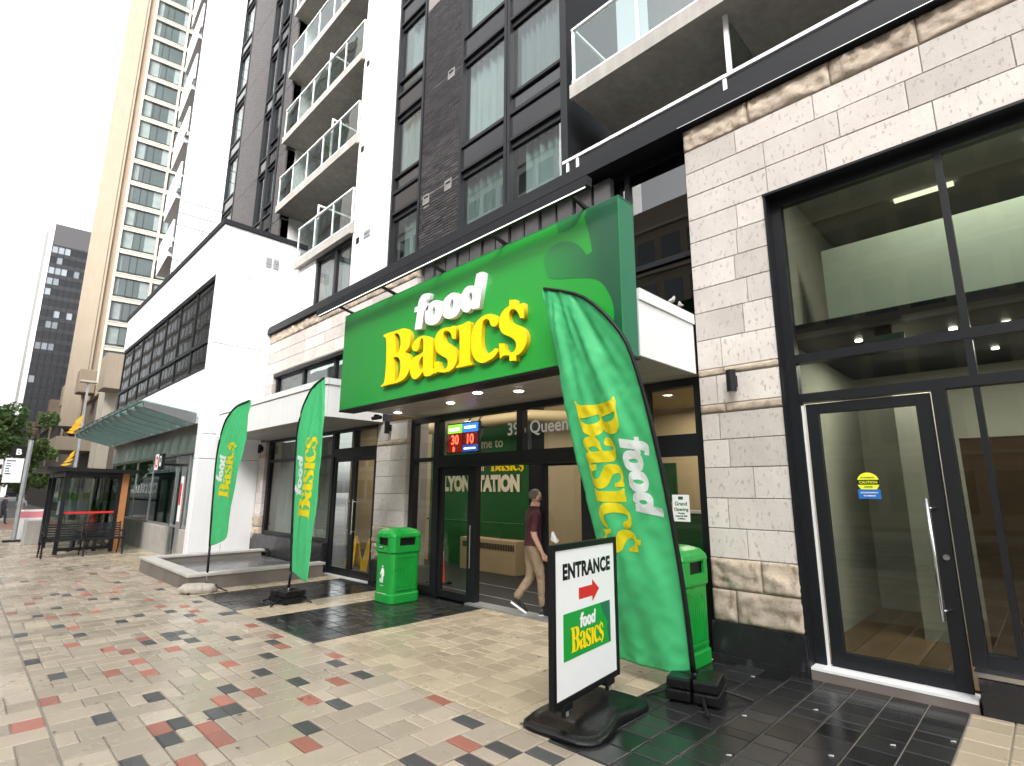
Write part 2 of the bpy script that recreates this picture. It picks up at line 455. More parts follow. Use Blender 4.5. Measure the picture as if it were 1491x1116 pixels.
# the far end of the pavement and the brick crossing, too far to tell pieces apart
fp = MB(); fp.hexa([(-58, -2.6, gz(-58) - 0.1), (-30.2, -2.6, gz(-30.2) - 0.1), (-30.2, 5.7, gz(-30.2) - 0.1), (-58, 5.7, gz(-58) - 0.1),
                    (-58, -2.6, gz(-58)), (-30.2, -2.6, gz(-30.2)), (-30.2, 5.7, gz(-30.2)), (-58, 5.7, gz(-58))])
fp.build('far_paving', PB, pavement)
cr = MB(); cr.hexa([(-52, -2.6, gz(-52)), (-38, -2.6, gz(-38)), (-38, 4.6, gz(-38)), (-52, 4.6, gz(-52)), (-52, -2.6, gz(-52) + .006), (-38, -2.6, gz(-38) + .006), (-38, 4.6, gz(-38) + .006), (-52, 4.6, gz(-52) + .006)])
cr.build('red_brick_crossing', mat('red_crossing', (0.27, 0.13, 0.095), 0.5, var=0.25, vscale=4), pavement)
# trodden gum and dark spots on the light paving
GUM = mat('trodden_gum', (.10, .09, .08), .7, var=.2)
gum = MB(); rg = random.Random(9)
for i in range(170):
    a, b = -rg.uniform(.5, 14) , rg.uniform(.1, 5.4)
    if zone(a, b) == 4 or -14.7 < a < -11 and b > 3: continue
    r_ = rg.uniform(.006, .017); z = gz(a) + .0015
    gum.face([(a + r_ * (1 + .3 * rg.random()) * math.cos(q * PI / 4), b + r_ * (1 + .3 * rg.random()) * math.sin(q * PI / 4), z + .0015) for q in range(8)])
tag(gum.build('trodden_gum', GUM, pavement), kind='stuff')
# small litter flecks on the dark paving
lt = MB()
for (a, b) in ((-1.55, 4.9), (-1.0, 4.6), (-1.25, 4.15), (-0.72, 4.95), (-1.9, 4.4), (-1.72, 3.7), (-2.2, 5.35)):
    z = gz(a) + 0.003
    lt.hexa([(a, b, z), (a + .03, b + .008, z), (a + .026, b + .02, z), (a + .002, b + .012, z), (a, b, z + .005), (a + .03, b + .008, z + .004), (a + .026, b + .02, z + .007), (a + .002, b + .012, z + .004)])
tag(lt.build('litter', mat('litter_paper', (.45, .44, .42), .8)), kind='stuff')

# ================================================================== APARTMENT BUILDING
bld = empty('apartment_building', (-8, 6.3, 0), 0, 'dark brick and limestone apartment building with glass balconies above the green grocery sign', 'building')
BOFF = Vector((8, -6.3, 0))
def B(mb, name, mats, parent=None, **kw):
    o = mb.build(name, mats, parent or bld, **kw)
    if parent is None: o.location = BOFF
    return o

# --- stone cladding, block by block
COURSES = [(0.34, 0.66, 1), (0.66, 0.97, 1), (0.97, 1.27, 0), (1.27, 1.58, 0), (1.58, 1.90, 0), (1.90, 2.20, 0), (2.20, 2.49, 0), (2.49, 2.59, 1), (2.59, 2.91, 0), (2.91, 2.99, 1),
           (2.99, 3.33, 0), (3.33, 3.66, 0), (3.66, 3.95, 0), (3.95, 4.24, 0), (4.24, 4.54, 0), (4.54, 4.83, 0), (4.83, 5.14, 0), (5.14, 5.45, 0), (5.45, 5.75, 0), (5.75, 6.04, 1)]
SY = 5.70
def rockface(mb, x0, z0, x1, z1, y0, y1, amp, sd):
    nx = max(4, int((x1 - x0) / 0.028)); nz = max(3, int((z1 - z0) / 0.03))
    g = {}
    for i in range(nx + 1):
        for k in range(nz + 1):
            u, w = i / nx, k / nz
            x, z = x0 + (x1 - x0) * u, z0 + (z1 - z0) * w
            e = min(1, min(u * (x1 - x0), (1 - u) * (x1 - x0), w * (z1 - z0), (1 - w) * (z1 - z0)) / 0.014)
            n = 0.9 * mnoise.noise(Vector((x * 4 + sd, z * 6, sd))) + 0.75 * (0.35 - abs(mnoise.noise(Vector((x * 9 + z * 6, z * 12 + sd, sd)))) * 1.6) + 0.5 * (0.3 - abs(mnoise.noise(Vector((x * 22, z * 26 + x * 9, sd)))) * 1.4)
            edge = 0.012 * mnoise.noise(Vector((x * 20, z * 20, sd + 3)))
            y = y0 - amp * max(-0.1, (0.38 + 0.9 * n)) * e - 0.004
            g[i, k] = (x + (edge if 0 < i < nx else 0), y, z + (edge if 0 < k < nz else 0))
    for i in range(nx):
        for k in range(nz):
            mb.face([g[i, k], g[i + 1, k], g[i + 1, k + 1], g[i, k + 1]])
    ring = [g[i, 0] for i in range(nx + 1)] + [g[nx, k] for k in range(1, nz + 1)] + [g[i, nz] for i in range(nx - 1, -1, -1)] + [g[0, k] for k in range(nz - 1, 0, -1)]
    back = [(min(max(p[0], x0), x1), y1, min(max(p[2], z0), z1)) for p in ring]
    n = len(ring)
    for i in range(n):
        j = (i + 1) % n
        mb.face([ring[i], back[i], back[j], ring[j]])
nblock = 0
def stone_run(x0, x1, zlo, zhi, lens=(0.55, 0.95), seed=0, cut=None):
    """courses of single stones between two jambs"""
    global nblock
    rnd = random.Random(seed)
    for z0, z1, rough in COURSES:
        if z1 <= zlo + 0.05 or z0 >= zhi - 0.05: continue
        a0, a1 = max(z0, zlo), min(z1, zhi)
        spans = [(x0, x1)]
        if cut and a0 < cut[3] - 0.02 and a1 > cut[2] + 0.02:
            spans = [s for s in ((x0, cut[0]), (cut[1], x1)) if s[1] - s[0] > 0.05]
        for s0, s1 in spans:
            x = s0; first = True
            while x < s1 - 0.01:
                l = rnd.uniform(*lens) if not first else rnd.uniform(lens[0] * 0.5, lens[1])
                first = False
                xe = x + l
                if s1 - xe < 0.22: xe = s1
                mb = MB(); g = 0.004
                if rough:
                    rockface(mb, x + g, a0 + g, xe - g, a1 - g, SY, SY + 0.09, 0.046 if a1 - a0 > 0.15 else 0.024, seed * 3 + nblock * 1.7)
                    o = B(mb, 'stone_block', ROCK, weld=True)
                    o.data.polygons.foreach_set('use_smooth', [True for i in range(len(o.data.polygons))])
                else:
                    dy = rnd.uniform(-0.002, 0.002)
                    mb.cbox(x + g, SY + dy, a0 + g, xe - g, SY + 0.09, a1 - g, 0.004)
                    B(mb, 'stone_block', STONE)
                nblock += 1
                x = xe
stone_run(-2.68, -1.80, 0.34, 4.83, (0.38, 0.62), 1)
stone_run(-2.68, 3.2, 4.83, 6.04, (0.55, 0.95), 2)
stone_run(-9.45, -8.42, 0.34, 2.95, (0.4, 0.65), 3)
stone_run(-15.58, -8.30, 3.70, 6.04, (0.6, 1.05), 4, cut=(-15.15, -8.2, 3.6, 4.80))
stone_run(-15.58, -15.15, 0.34, 2.95, (0.40, 0.43), 5)
# the walls the stones are set on
for q in ((-2.672, 0.3, -1.81, 4.83), (-2.672, 4.835, 6, 6.02), (-9.44, 0.3, -8.43, 2.95), (-15.575, 4.81, -8.31, 6.02), (-15.575, 3.6, -15.155, 4.80), (-15.575, 0.3, -15.16, 2.95)):
    B(MB().box(q[0], SY + .012, q[1], q[2], 6.2, q[3]), 'wall', MORTAR)
# dark granite plinth
for a, b, z1 in ((-2.70, -1.80, 0.34), (-9.47, -8.40, 0.34), (-15.6, -11.42, 0.50), (-0.60, 6, 0.26)):
    B(MB().box(a, SY - 0.03, -0.4, b, SY + 0.2, z1), 'plinth', GRANITE, bevel=0.006)
sk = MB()
for a, b in ((-2.72, -1.78),): sk.box(a, SY - 0.05, -0.3, b, SY - 0.03, 0.035)
B(sk, 'plinth_skirt', GRANITE)
cp = MB()   # dark metal coping with its two steps
cp.box(-15.6, 5.60, 6.05, 6, 6.25, 6.20); cp.box(-15.6, 5.63, 6.20, 6, 6.25, 6.27)
B(cp, 'coping', FRAME2)
cl = MB(); cl.box(-2.7, 5.594, 6.05, 6, 5.60, 6.058); B(cl, 'coping_edge', STEEL)

# --- windows
def window(name, x0, x1, z0, z1, Y, frame_m, panes_x, panes_z, t=0.06, dep=0.10, glass=None, curtain=None, parent=None, gl_off=0.05, room=None):
    """frame with its mullions; one pane per light; optional curtain as sub-parts"""
    mb = MB()
    mb.box(x0, Y, z0, x0 + t, Y + dep, z1); mb.box(x1 - t, Y, z0, x1, Y + dep, z1)
    mb.box(x0 + t, Y + .002, z0, x1 - t, Y + dep - .002, z0 + t); mb.box(x0 + t, Y + .002, z1 - t, x1 - t, Y + dep - .002, z1)
    for xm in panes_x: mb.box(xm - t / 2, Y + .004, z0 + t, xm + t / 2, Y + dep - .004, z1 - t)
    for zm in panes_z:
        mb.box(x0 + t, Y + .006, zm - t / 2, x1 - t, Y + dep - .006, zm + t / 2)
    w = B(mb, name, frame_m, parent)
    xs = [x0 + t / 2] + list(panes_x) + [x1 - t / 2]; zs = [z0 + t / 2] + list(panes_z) + [z1 - t / 2]
    for i in range(len(xs) - 1):
        for k in range(len(zs) - 1):
            p = MB(); p.box(xs[i] + t / 2 - .01, Y + gl_off, zs[k] + t / 2 - .01, xs[i + 1] - t / 2 + .01, Y + gl_off + .012, zs[k + 1] - t / 2 + .01)
            p.build('pane', glass or GLASS, w)
    if curtain:
        c = MB(); ca, cb, za, zb, yy, per, amp = curtain
        n = int((cb - ca) / per * 6); prev = None
        for i in range(n + 1):
            x = ca + (cb - ca) * i / n; y = yy + amp * math.sin(i / 6 * 2 * PI) + amp * 0.5 * math.sin(i * 0.37)
            if prev: c.face([(prev[0], prev[1], za), (x, y, za), (x, y, zb), (prev[0], prev[1], zb)])
            prev = (x, y)
        c.build('curtain', CURTAIN, w, smooth=True)
    return w

YB = 6.30; FP = 2.66; ZB = 8.07
SPAND = mat('spandrel_glass', (0.016, 0.015, 0.016), 0.12, var=0.1, spec=0.45)
rnd = random.Random(5)
def column(x0, x1, k0, k1, vent, split=None):
    """one stack of windows: frame members, dark spandrel, optional lower vent light, glass and curtain on every floor"""
    for k in range(k0, k1):
        z0 = ZB + FP * k
        zg0 = z0 + (1.02 if vent else 0.62); zt = z0 + FP - 0.05
        mb = MB(); t = 0.07
        mb.box(x0, YB - 0.03, z0, x0 + t, YB + 0.16, z0 + FP - .004); mb.box(x1 - t, YB - 0.03, z0, x1, YB + 0.16, z0 + FP - .004)
        mb.box(x0 + t, YB - 0.025, z0 + 0.53, x1 - t, YB + 0.15, z0 + 0.60)
        mb.box(x0 + t, YB - 0.022, z0 - 0.02, x1 - t, YB + 0.15, z0 + 0.035)
        mb.box(x0 + t, YB + 0.04, z0 + FP - 0.14, x1 - t, YB + 0.15, z0 + FP - 0.024)
        if vent: mb.box(x0 + t, YB, zg0 - 0.06, x1 - t, YB + 0.14, zg0)
        w = B(mb, 'window', FRAME2)
        s = MB(); s.box(x0 + t - .004, YB + 0.015, z0 + 0.03, x1 - t + .004, YB + 0.03, z0 + 0.535); s.build('spandrel', SPAND, w)
        p = MB(); p.box(x0 + t - .004, YB + 0.08, zg0 - .004, x1 - t + .004, YB + 0.09, z0 + FP - 0.13); p.build('pane', GLASSR, w)
        if vent:
            p = MB(); p.box(x0 + t - .004, YB + 0.05, z0 + 0.595, x1 - t + .004, YB + 0.06, zg0 - .055); p.build('vent_pane', GLASSM, w)
        c = MB(); per = rnd.uniform(0.13, 0.22); ca = x0 + t; cb = x1 - t
        if rnd.random() < 0.3: ca += (cb - ca) * rnd.uniform(0.0, 0.3)
        n = max(12, int((cb - ca) / per * 6)); prev = None; ph = rnd.random() * 6
        for i in range(n + 1):
            xx = ca + (cb - ca) * i / n; yy = YB + 0.24 + 0.045 * math.sin(i / 6 * 2 * PI + ph) + 0.02 * math.sin(i * 0.61 + ph)
            if prev: c.face([(prev[0], prev[1], zg0 - 0.1), (xx, yy, zg0 - 0.1), (xx, yy, zt), (prev[0], prev[1], zt)])
            prev = (xx, yy)
        c.build('curtain', CURTAIN, w, smooth=True)
column(-7.82, -6.42, -1, 3, False); column(-6.40, -5.02, -1, 3, True)
column(-10.38, -9.19, -1, 4, True)
column(-20.10, -19.22, 0, 7, False); column(-19.20, -18.25, 0, 7, True)
column(-24.25, -22.78, 0, 7, False)
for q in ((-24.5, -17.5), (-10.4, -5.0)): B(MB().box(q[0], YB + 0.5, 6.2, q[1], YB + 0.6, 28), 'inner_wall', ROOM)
# mullion caps and dark corner strip
B(MB().box(-5.02, YB - 0.04, 6.2, -4.94, YB + 1.6, 22), 'corner_trim', FRAME2); B(MB().box(-18.24, YB - .04, 6.2, -18.18, YB + .2, 28), 'corner_trim', FRAME2)

# --- brick piers
def brick_backing(x0, x1, z0, z1, y):
    m = MB(); m.box(x0, y + 0.008, z0, x1, y + 0.3, z1); return m
B(brick_backing(-9.18, -7.83, 6.2, 22, YB), 'brick_backing', BMORTAR)
bricks = []; z = 6.28; r = 0
while z < 13.0:
    xo = -9.18 - (0.108 if r % 2 else 0); x = xo
    while x < -7.83:
        a, b = max(x, -9.18), min(x + 0.205, -7.83)
        parts = [(a, b)]
        for vx, vz in ((-8.95, 7.93), (-8.18, 7.95), (-8.18, 10.66)):
            if z + .056 > vz - .112 and z < vz + .112:
                parts = [q for p in parts for q in ((p[0], min(p[1], vx - .114)), (max(p[0], vx + .114), p[1]))]
        bricks += [(p, q, z) for p, q in parts if q - p > 0.03]
        x += 0.215
    z += 0.0675; r += 1
    if abs(z - 8.05) < 0.034 or abs(z - 10.71) < 0.034: z += 0.02
bricks.sort(key=lambda q: q[2])
bmesh_cache = {}
stf = MB(); rb_ = random.Random(3)
for i, (a, b, z) in enumerate(bricks):
    dy = rb_.uniform(-0.004, 0.004)
    if i < 300:
        key = (round(b - a, 3), rb_.randint(0, 4))
        if key not in bmesh_cache:
            mb = MB(); mb.t = rb_.random(); mb.cbox(0, 0, 0, b - a, 0.05, 0.056, 0.004)
            o = B(mb, 'brick', BRICKM); bmesh_cache[key] = o.data
        else:
            o = link('brick', bmesh_cache[key], bld)
        o.location = BOFF + Vector((a, YB - 0.006 + dy, z))
    else:
        stf.t = rb_.random(); stf.cbox(a, YB - 0.006 + dy, z, b, YB + .05, z + 0.056, 0.004)
o = B(stf, 'brickwork', BRICKM); tag(o, kind='stuff')
# brick on the far left pier, too fine to pick apart: courses by material with relief
bt = bpy.data.materials.new('far_brick'); bt.use_nodes = True
nt = bt.node_tree; tx = N(nt, 'ShaderNodeTexBrick'); mp = N(nt, 'ShaderNodeMapping'); tc = N(nt, 'ShaderNodeNewGeometry')
mp.inputs['Rotation'].default_value = (PI / 2, 0, 0)
nt.links.new(tc.outputs['Position'], mp.inputs[0]); nt.links.new(mp.outputs[0], tx.inputs['Vector'])
tx.inputs['Color1'].default_value = (0.040, 0.036, 0.038, 1); tx.inputs['Color2'].default_value = (0.065, 0.058, 0.060, 1); tx.inputs['Mortar'].default_value = (0.12, 0.115, 0.11, 1)
tx.inputs['Scale'].default_value = 1.0; tx.inputs['Brick Width'].default_value = 0.215; tx.inputs['Row Height'].default_value = 0.0675; tx.inputs['Mortar Size'].default_value = 0.008
nt.links.new(tx.outputs[0], nt.nodes['Principled BSDF'].inputs['Base Color']); nt.nodes['Principled BSDF'].inputs['Roughness'].default_value = 0.7; nt.nodes['Principled BSDF'].inputs['Specular IOR Level'].default_value = 0.25
bpn = N(nt, 'ShaderNodeBump'); bpn.inputs['Strength'].default_value = 0.5; bpn.inputs['Distance'].default_value = 0.006; bpn.invert = True
nt.links.new(tx.outputs['Fac'], bpn.inputs['Height']); nt.links.new(bpn.outputs[0], nt.nodes['Principled BSDF'].inputs['Normal'])
fb = MB()
for k in range(0, 7):
    z0 = ZB + FP * k
    fb.box(-22.78, YB, z0 + .015, -20.10, YB + 0.3, z0 + FP - .006); fb.box(-18.18, YB, z0 + .015, -17.45, YB + 0.3, z0 + FP - .006)
fb.box(-24.6, YB, 6.2, -20.1, YB + .3, ZB); fb.box(-18.18, YB, 6.2, -17.45, YB + .3, ZB)
B(fb, 'brick_pier', bt)
# --- wall vents: pale surround and dark louvres
for vx, vz, sz in ((-8.95, 7.93, .11), (-8.18, 7.95, .11), (-8.18, 10.66, .11)):
    m = MB(); h = sz
    m.box(vx - h, YB - .02, vz - h, vx + h, YB + .05, vz - h + .03); m.box(vx - h, YB - .02, vz + h - .03, vx + h, YB + .05, vz + h)
    m.box(vx - h, YB - .02, vz - h + .03, vx - h + .03, YB + .05, vz + h - .03); m.box(vx + h - .03, YB - .02, vz - h + .03, vx + h, YB + .05, vz + h - .03)
    v = B(m, 'wall_vent', GREYTILE)
    m = MB(); m.box(vx - h + .03, YB + .03, vz - h + .03, vx + h - .03, YB + .05, vz + h - .03); m.build('vent_opening', BLACK, v)
# --- white panel pier, panel by panel
zs = [6.2]
while zs[-1] < 24: zs.append(zs[-1] + (0.62 if len(zs) % 3 == 1 else 0.62 if len(zs) % 3 == 2 else 1.42))
for a, b in zip(zs, zs[1:]):
    m = MB(); m.cbox(-12.10, YB - 0.06, a + .006, -10.40, YB + 0.2, b - .006, 0.006); B(m, 'wall_panel', WPANEL)
m = MB(); m.box(-12.09, YB - .03, 6.2, -10.41, YB + .22, 24); B(m, 'panel_backing', FRAME2)
for vx, vz in ((-11.81, 7.92), (-11.87, 10.58), (-11.87, 13.24)):
    m = MB(); m.box(vx - .07, YB - .075, vz - .08, vx + .07, YB - .05, vz + .08); B(m, 'wall_vent', BLACK)
m = MB()
for q in (0, .11): m.box(-11.5, YB - .08, 7.86 + q, -11.2, YB - .05, 7.93 + q)
B(m, 'wall_vent', GALV)

# --- balconies
def balcony(x0, x1, y0, zb, name, pw, back_y, post_every, side=True):
    m = MB(); m.box(x0, y0, zb, x1, back_y, zb + 0.22); m.box(x0, y0 - .0, zb - 0.03, x1, y0 + 0.06, zb)
    bal = B(m, 'balcony', CONC)
    r = MB(); r.box(x0 + .03, y0 + .03, zb + 1.26, x1 - .03, y0 + .09, zb + 1.30); r.box(x0 + .03, y0 + .03, zb + .24, x1 - .03, y0 + .09, zb + .28)
    if side:
        r.box(x1 - .09, y0 + .09, zb + 1.26, x1 - .03, YB - 0.0, zb + 1.30)
    r.build('rail', WHITEPAINT, bal)
    n = max(1, round((x1 - x0) / post_every)); xs = [x0 + .05 + (x1 - x0 - .1) * i / n for i in range(n + 1)]
    for xx in xs:
        p = MB(); p.box(xx - .02, y0 + .045, zb + .16, xx + .02, y0 + .085, zb + 1.26); p.build('post', WHITEPAINT, bal)
    for a, b in zip(xs, xs[1:]):
        p = MB(); p.box(a + .025, y0 + .05, zb + .29, b - .025, y0 + .06, zb + 1.25); p.build('glass_panel', GLASSB, bal)
    if side:
        p = MB(); p.box(x1 - .065, y0 + .1, zb + .29, x1 - .055, YB - .07, zb + 1.25); p.build('glass_panel', GLASSB, bal)
    return bal
for k in range(0, 6):
    zb = 8.22 + 2.63 * k
    bal = balcony(-15.45 if k == 0 else -17.45, -12.04, 6.12, zb, 'balcony', 1.2, 7.8, 1.15)
    d = MB(); xx = -13.9 if k % 2 else -14.4
    d.box(xx, 6.25, zb + .22, xx + .05, 6.29, zb + 1.75); d.box(xx, 6.29, zb + 1.70, xx + .05, 7.75, zb + 1.75); d.build('divider_frame', WHITEPAINT, bal)
    d = MB(); d.box(xx + .015, 6.30, zb + .22, xx + .03, 7.7, zb + 1.69); d.build('divider_panel', GLASSB, bal)
m = MB(); m.box(-17.45, 7.8, 6.2, -12.1, 7.9, 30); B(m, 'recess_wall', CONCDARK)
m = MB(); m.box(-17.55, 6.35, 6.2, -17.45, 7.8, 30); m.box(-12.1, 6.30, 9.5, -12.0, 7.8, 30); B(m, 'recess_side_wall', WPANEL2)
for k in range(0, 6):
    zb = 8.44 + 2.63 * k
    window('balcony_door', -15.6, -12.5, zb, zb + 2.2, 7.68, FRAME2, [-14.6, -13.5], [], glass=GLASSD)
# window under the lowest balcony and its white return
m = MB(); m.cbox(-15.58, YB - .02, 6.2, -14.30, YB + .1, 8.2, .004); B(m, 'wall_panel', WPANEL)
window('window', -14.28, -12.12, 6.2, 8.22, YB, FRAME, [-13.1], [], t=0.12, glass=GLASSR, curtain=(-14.1, -12.3, 6.2, 8.1, 6.52, 0.3, 0.02))

# right-hand balcony, terrace rail and the recess behind them
RB = balcony(-4.72, 5.0, 6.05, 7.93, 'balcony', 1.2, 9.2, 1.18, side=False)
m = MB(); m.box(-4.70, 6.09, 8.21, -4.64, 6.30, 8.25); m.box(-4.70, 6.09, 9.19, -4.64, 9.0, 9.23); m.build('rail', WHITEPAINT, RB)
m = MB(); m.box(-4.675, 6.12, 8.26, -4.665, 6.9, 9.18); m.build('glass_panel', GLASSB, RB)
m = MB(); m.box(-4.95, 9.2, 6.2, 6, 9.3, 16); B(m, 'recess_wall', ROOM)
for xa in (-4.2, -1.6, 1.0): window('terrace_door', xa, xa + 2.4, 6.3, 8.0, 8.9, FRAME, [xa + 1.2], [], glass=GLASSD)
m = MB(); m.box(-15.6, 6.25, 6.02, 6, 9.2, 6.12); B(m, 'terrace_slab', CONC)
m = MB(); m.box(-5.0, 6.18, 6.90, 6, 6.24, 6.95)
tr = B(m, 'terrace_rail', WHITEPAINT)
for xx in (-4.9, -4.7, -2.3, 0.1, 2.5):
    p = MB(); p.box(xx - .025, 6.19, 6.25, xx + .025, 6.23, 6.90); p.build('post', WHITEPAINT, tr)
p = MB(); p.box(-4.95, 6.205, 6.27, 6, 6.215, 6.89); p.build('glass_panel', mat('smoked_panel', (.012, .013, .014), .35, spec=.25), tr)
m = MB(); m.box(-2.30, 6.30, 6.2, -2.24, 6.34, 8.0); m.box(-2.30, 6.34, 7.94, -2.24, 8.6, 8.0); B(m, 'divider_frame', WHITEPAINT)
m = MB(); m.box(-2.28, 6.36, 6.2, -2.26, 8.6, 7.93); B(m, 'divider_panel', GLASSB)
m = MB(); m.box(-5.0, 6.25, 6.1, 5, 6.3, 6.12); B(m, 'terrace_edge', FRAME2)

# --- second-storey glazing behind the sign
w = window('upper_glazing', -8.30, -2.70, 3.70, 6.03, 5.92, FRAME, [-7.4, -6.5, -5.6, -4.6, -3.65], [4.55], t=0.07, glass=GLASSM)
fn = MB()
PNL = mat('grey_blind_panel', (.075, .07, .072), .6, var=.2, vscale=6)
for i in range(13): MB().box(-8.2 + i * .34, 5.80 + .02 * (i % 2), 4.62, -7.92 + i * .34, 5.90, 5.98).build('fin', PNL, w)
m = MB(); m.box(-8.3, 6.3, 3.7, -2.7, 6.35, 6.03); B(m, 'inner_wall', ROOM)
# strip window on the left
window('strip_window', -15.13, -8.30, 3.72, 4.79, 5.80, FRAME, [-13.4, -11.7, -10.0], [], t=0.09, glass=GLASSR, curtain=(-15, -8.4, 3.7, 4.7, 6.15, 0.9, 0.03))
m = MB(); m.box(-15.15, 5.72, 4.72, -8.30, 5.80, 4.80); B(m, 'window_head', FRAME)

# --- flat entrance canopies with fascia panels
def canopy(x0, x1, y0, z0, z1, seams, side_seams=(), front=True):
    c = MB(); c.box(x0 + .02, y0 + .02, z0 + .03, x1 - .02, 5.95, z1 - .02); can = B(c, 'entrance_canopy', FRAME2)
    xs = [x0] + list(seams) + [x1]
    if front:  # front is greyer than the sides, its shade put into the colour
        for a, b in zip(xs, xs[1:]):
            p = MB(); p.cbox(a + .003, y0, z0, b - .003, y0 + .03, z1 - .125, .003); p.build('fascia_panel', WPANEL2, can)
        p = MB(); p.box(x0 - .02, y0 - .025, z1 - .118, x1 + .02, y0 + .03, z1); p.build('edge_trim', WPANEL2, can)
    for xx, s in ((x0, -1), (x1, 1)):
        p = MB(); p.box(xx - .028 if s > 0 else xx, y0 + .031, z0, xx if s > 0 else xx + .028, 5.69, z1 - .125); p.build('fascia_panel', WPANEL, can)
        p = MB(); p.box(xx - .03 if s > 0 else xx - .02, y0 + .031, z1 - .118, xx + .02 if s > 0 else xx + .03, 5.69, z1); p.build('edge_trim', WPANEL, can)
    so = MB(); n = int((5.9 - y0) / 0.14)
    for i in range(n):
        so.t = random.random(); ya = y0 + .035 + i * .14
        so.box(x0 + .035, ya, z0 + .004, x1 - .035, ya + .132, z0 + .025)
    so.build('soffit', SOFFIT, can)
    return can
can2 = canopy(-15.40, -9.28, 4.50, 2.97, 3.69, (-14.2, -13.0, -11.8, -10.5))
can1 = canopy(-8.16, -2.70, 4.48, 2.96, 3.66, (), front=False)
for lx, ly in ((-7.81, 5.08), (-6.32, 5.04), (-5.38, 4.75), (-4.89, 5.05), (-3.6, 5.05)):
    r = MB(); r.tube([(lx, ly, 2.962), (lx, ly, 2.950)], [0.085, 0.08], 20); ring = r.build('downlight', WHITEPAINT, can1)
    r = MB(); r.tube([(lx, ly, 2.9497), (lx, ly, 2.944)], [0.062, 0.058], 20); r.build('lamp', EXTW, ring)

# --- right-hand shop front and door
Yd = 5.85
m = MB(); m.box(-1.80, Yd, .08, -1.70, Yd + .12, 4.82); m.box(-1.70, Yd + .002, 4.72, 6, Yd + .118, 4.82); m.box(-.54, Yd + .002, .30, 6, Yd + .118, .40); sf = B(m, 'shop_front', FRAME)
m = MB()
m.box(-1.70, Yd - .01, 2.94, 6, Yd + .11, 3.03); m.box(-1.70, Yd - .012, 2.53, 6, Yd + .11, 2.62)
for xm in (-0.34, 1.05, 2.4): m.box(xm - .028, Yd - .006, 3.03, xm + .028, Yd + .10, 4.72); m.box(xm - .028, Yd - .006, 2.62, xm + .028, Yd + .10, 2.94); m.box(xm - .022, Yd - .003, 0.40, xm + .022, Yd + .10, 2.53)
m.box(-0.64, Yd - .012, 0.30, -0.54, Yd + .11, 2.53)
m.build('mullion', FRAME, sf)
xs = [-1.72, -.34, 1.05, 2.4, 6]
for a, b in zip(xs, xs[1:]):
    for za, zb_ in ((3.02, 4.73), (2.61, 2.95)):
        p = MB(); p.box(a + .02, Yd + .05, za, b - .02, Yd + .06, zb_); p.build('pane', GLASSD, sf)
xs = [-.56, -.34, 1.05, 2.4, 6]
for a, b in zip(xs, xs[1:]):
    p = MB(); p.box(a + .01, Yd + .05, .38, b - .01, Yd + .06, 2.54); p.build('pane', GLASSD, sf)
m = MB(); m.box(-1.82, 5.68, 4.80, 6, 5.85, 4.826); m.box(-1.815, 5.69, 0.0, -1.795, 5.85, 4.8); m.build('reveal', FRAME, sf)
m = MB(); m.box(-0.62, 5.66, 0.27, 6, 5.86, 0.305); m.build('sill', STEEL, sf)
door = MB(); dx0, dx1, dz0, dz1 = -1.655, -0.655, 0.085, 2.51
door.box(dx0, Yd + .01, dz0, dx0 + .11, Yd + .07, dz1); door.box(dx1 - .11, Yd + .01, dz0, dx1, Yd + .07, dz1)
door.box(dx0 + .11, Yd + .012, dz0, dx1 - .11, Yd + .068, dz0 + .13); door.box(dx0 + .11, Yd + .012, dz1 - .10, dx1 - .11, Yd + .068, dz1)
door = B(door, 'door', FRAME, bevel=0.004)
p = MB(); p.box(dx0 + .10, Yd + .035, dz0 + .12, dx1 - .10, Yd + .047, dz1 - .09); p.build('pane', GLASSD, door)
h = MB(); hx = -0.775
h.tube([(hx, Yd - .065, .62), (hx, Yd - .065, 1.60)], .016, 12)
for zz in (.70, 1.52): h.tube([(hx, Yd - .065, zz), (hx + .02, Yd - .03, zz), (hx + .055, Yd + .012, zz)], .011, 10)
h.build('handle', STEEL, door, smooth=True)
h = MB(); h.tube([(-.705, Yd + .012, 1.12), (-.705, Yd - .004, 1.12)], .024, 16); h.build('lock', STEEL, door)
h = MB(); h.box(dx0 - .035, Yd - .004, .08, dx0 - .012, Yd + .02, 2.50); h.build('door_edge_strip', WPANEL2, door)
h = MB(); h.box(-1.79, 5.70, 0.058, -0.62, 5.93, 0.08); B(h, 'door_sill', WPANEL)
h = MB(); h.box(-1.79, 5.705, -0.2, -0.62, 5.93, 0.057); B(h, 'step', CONCDARK)
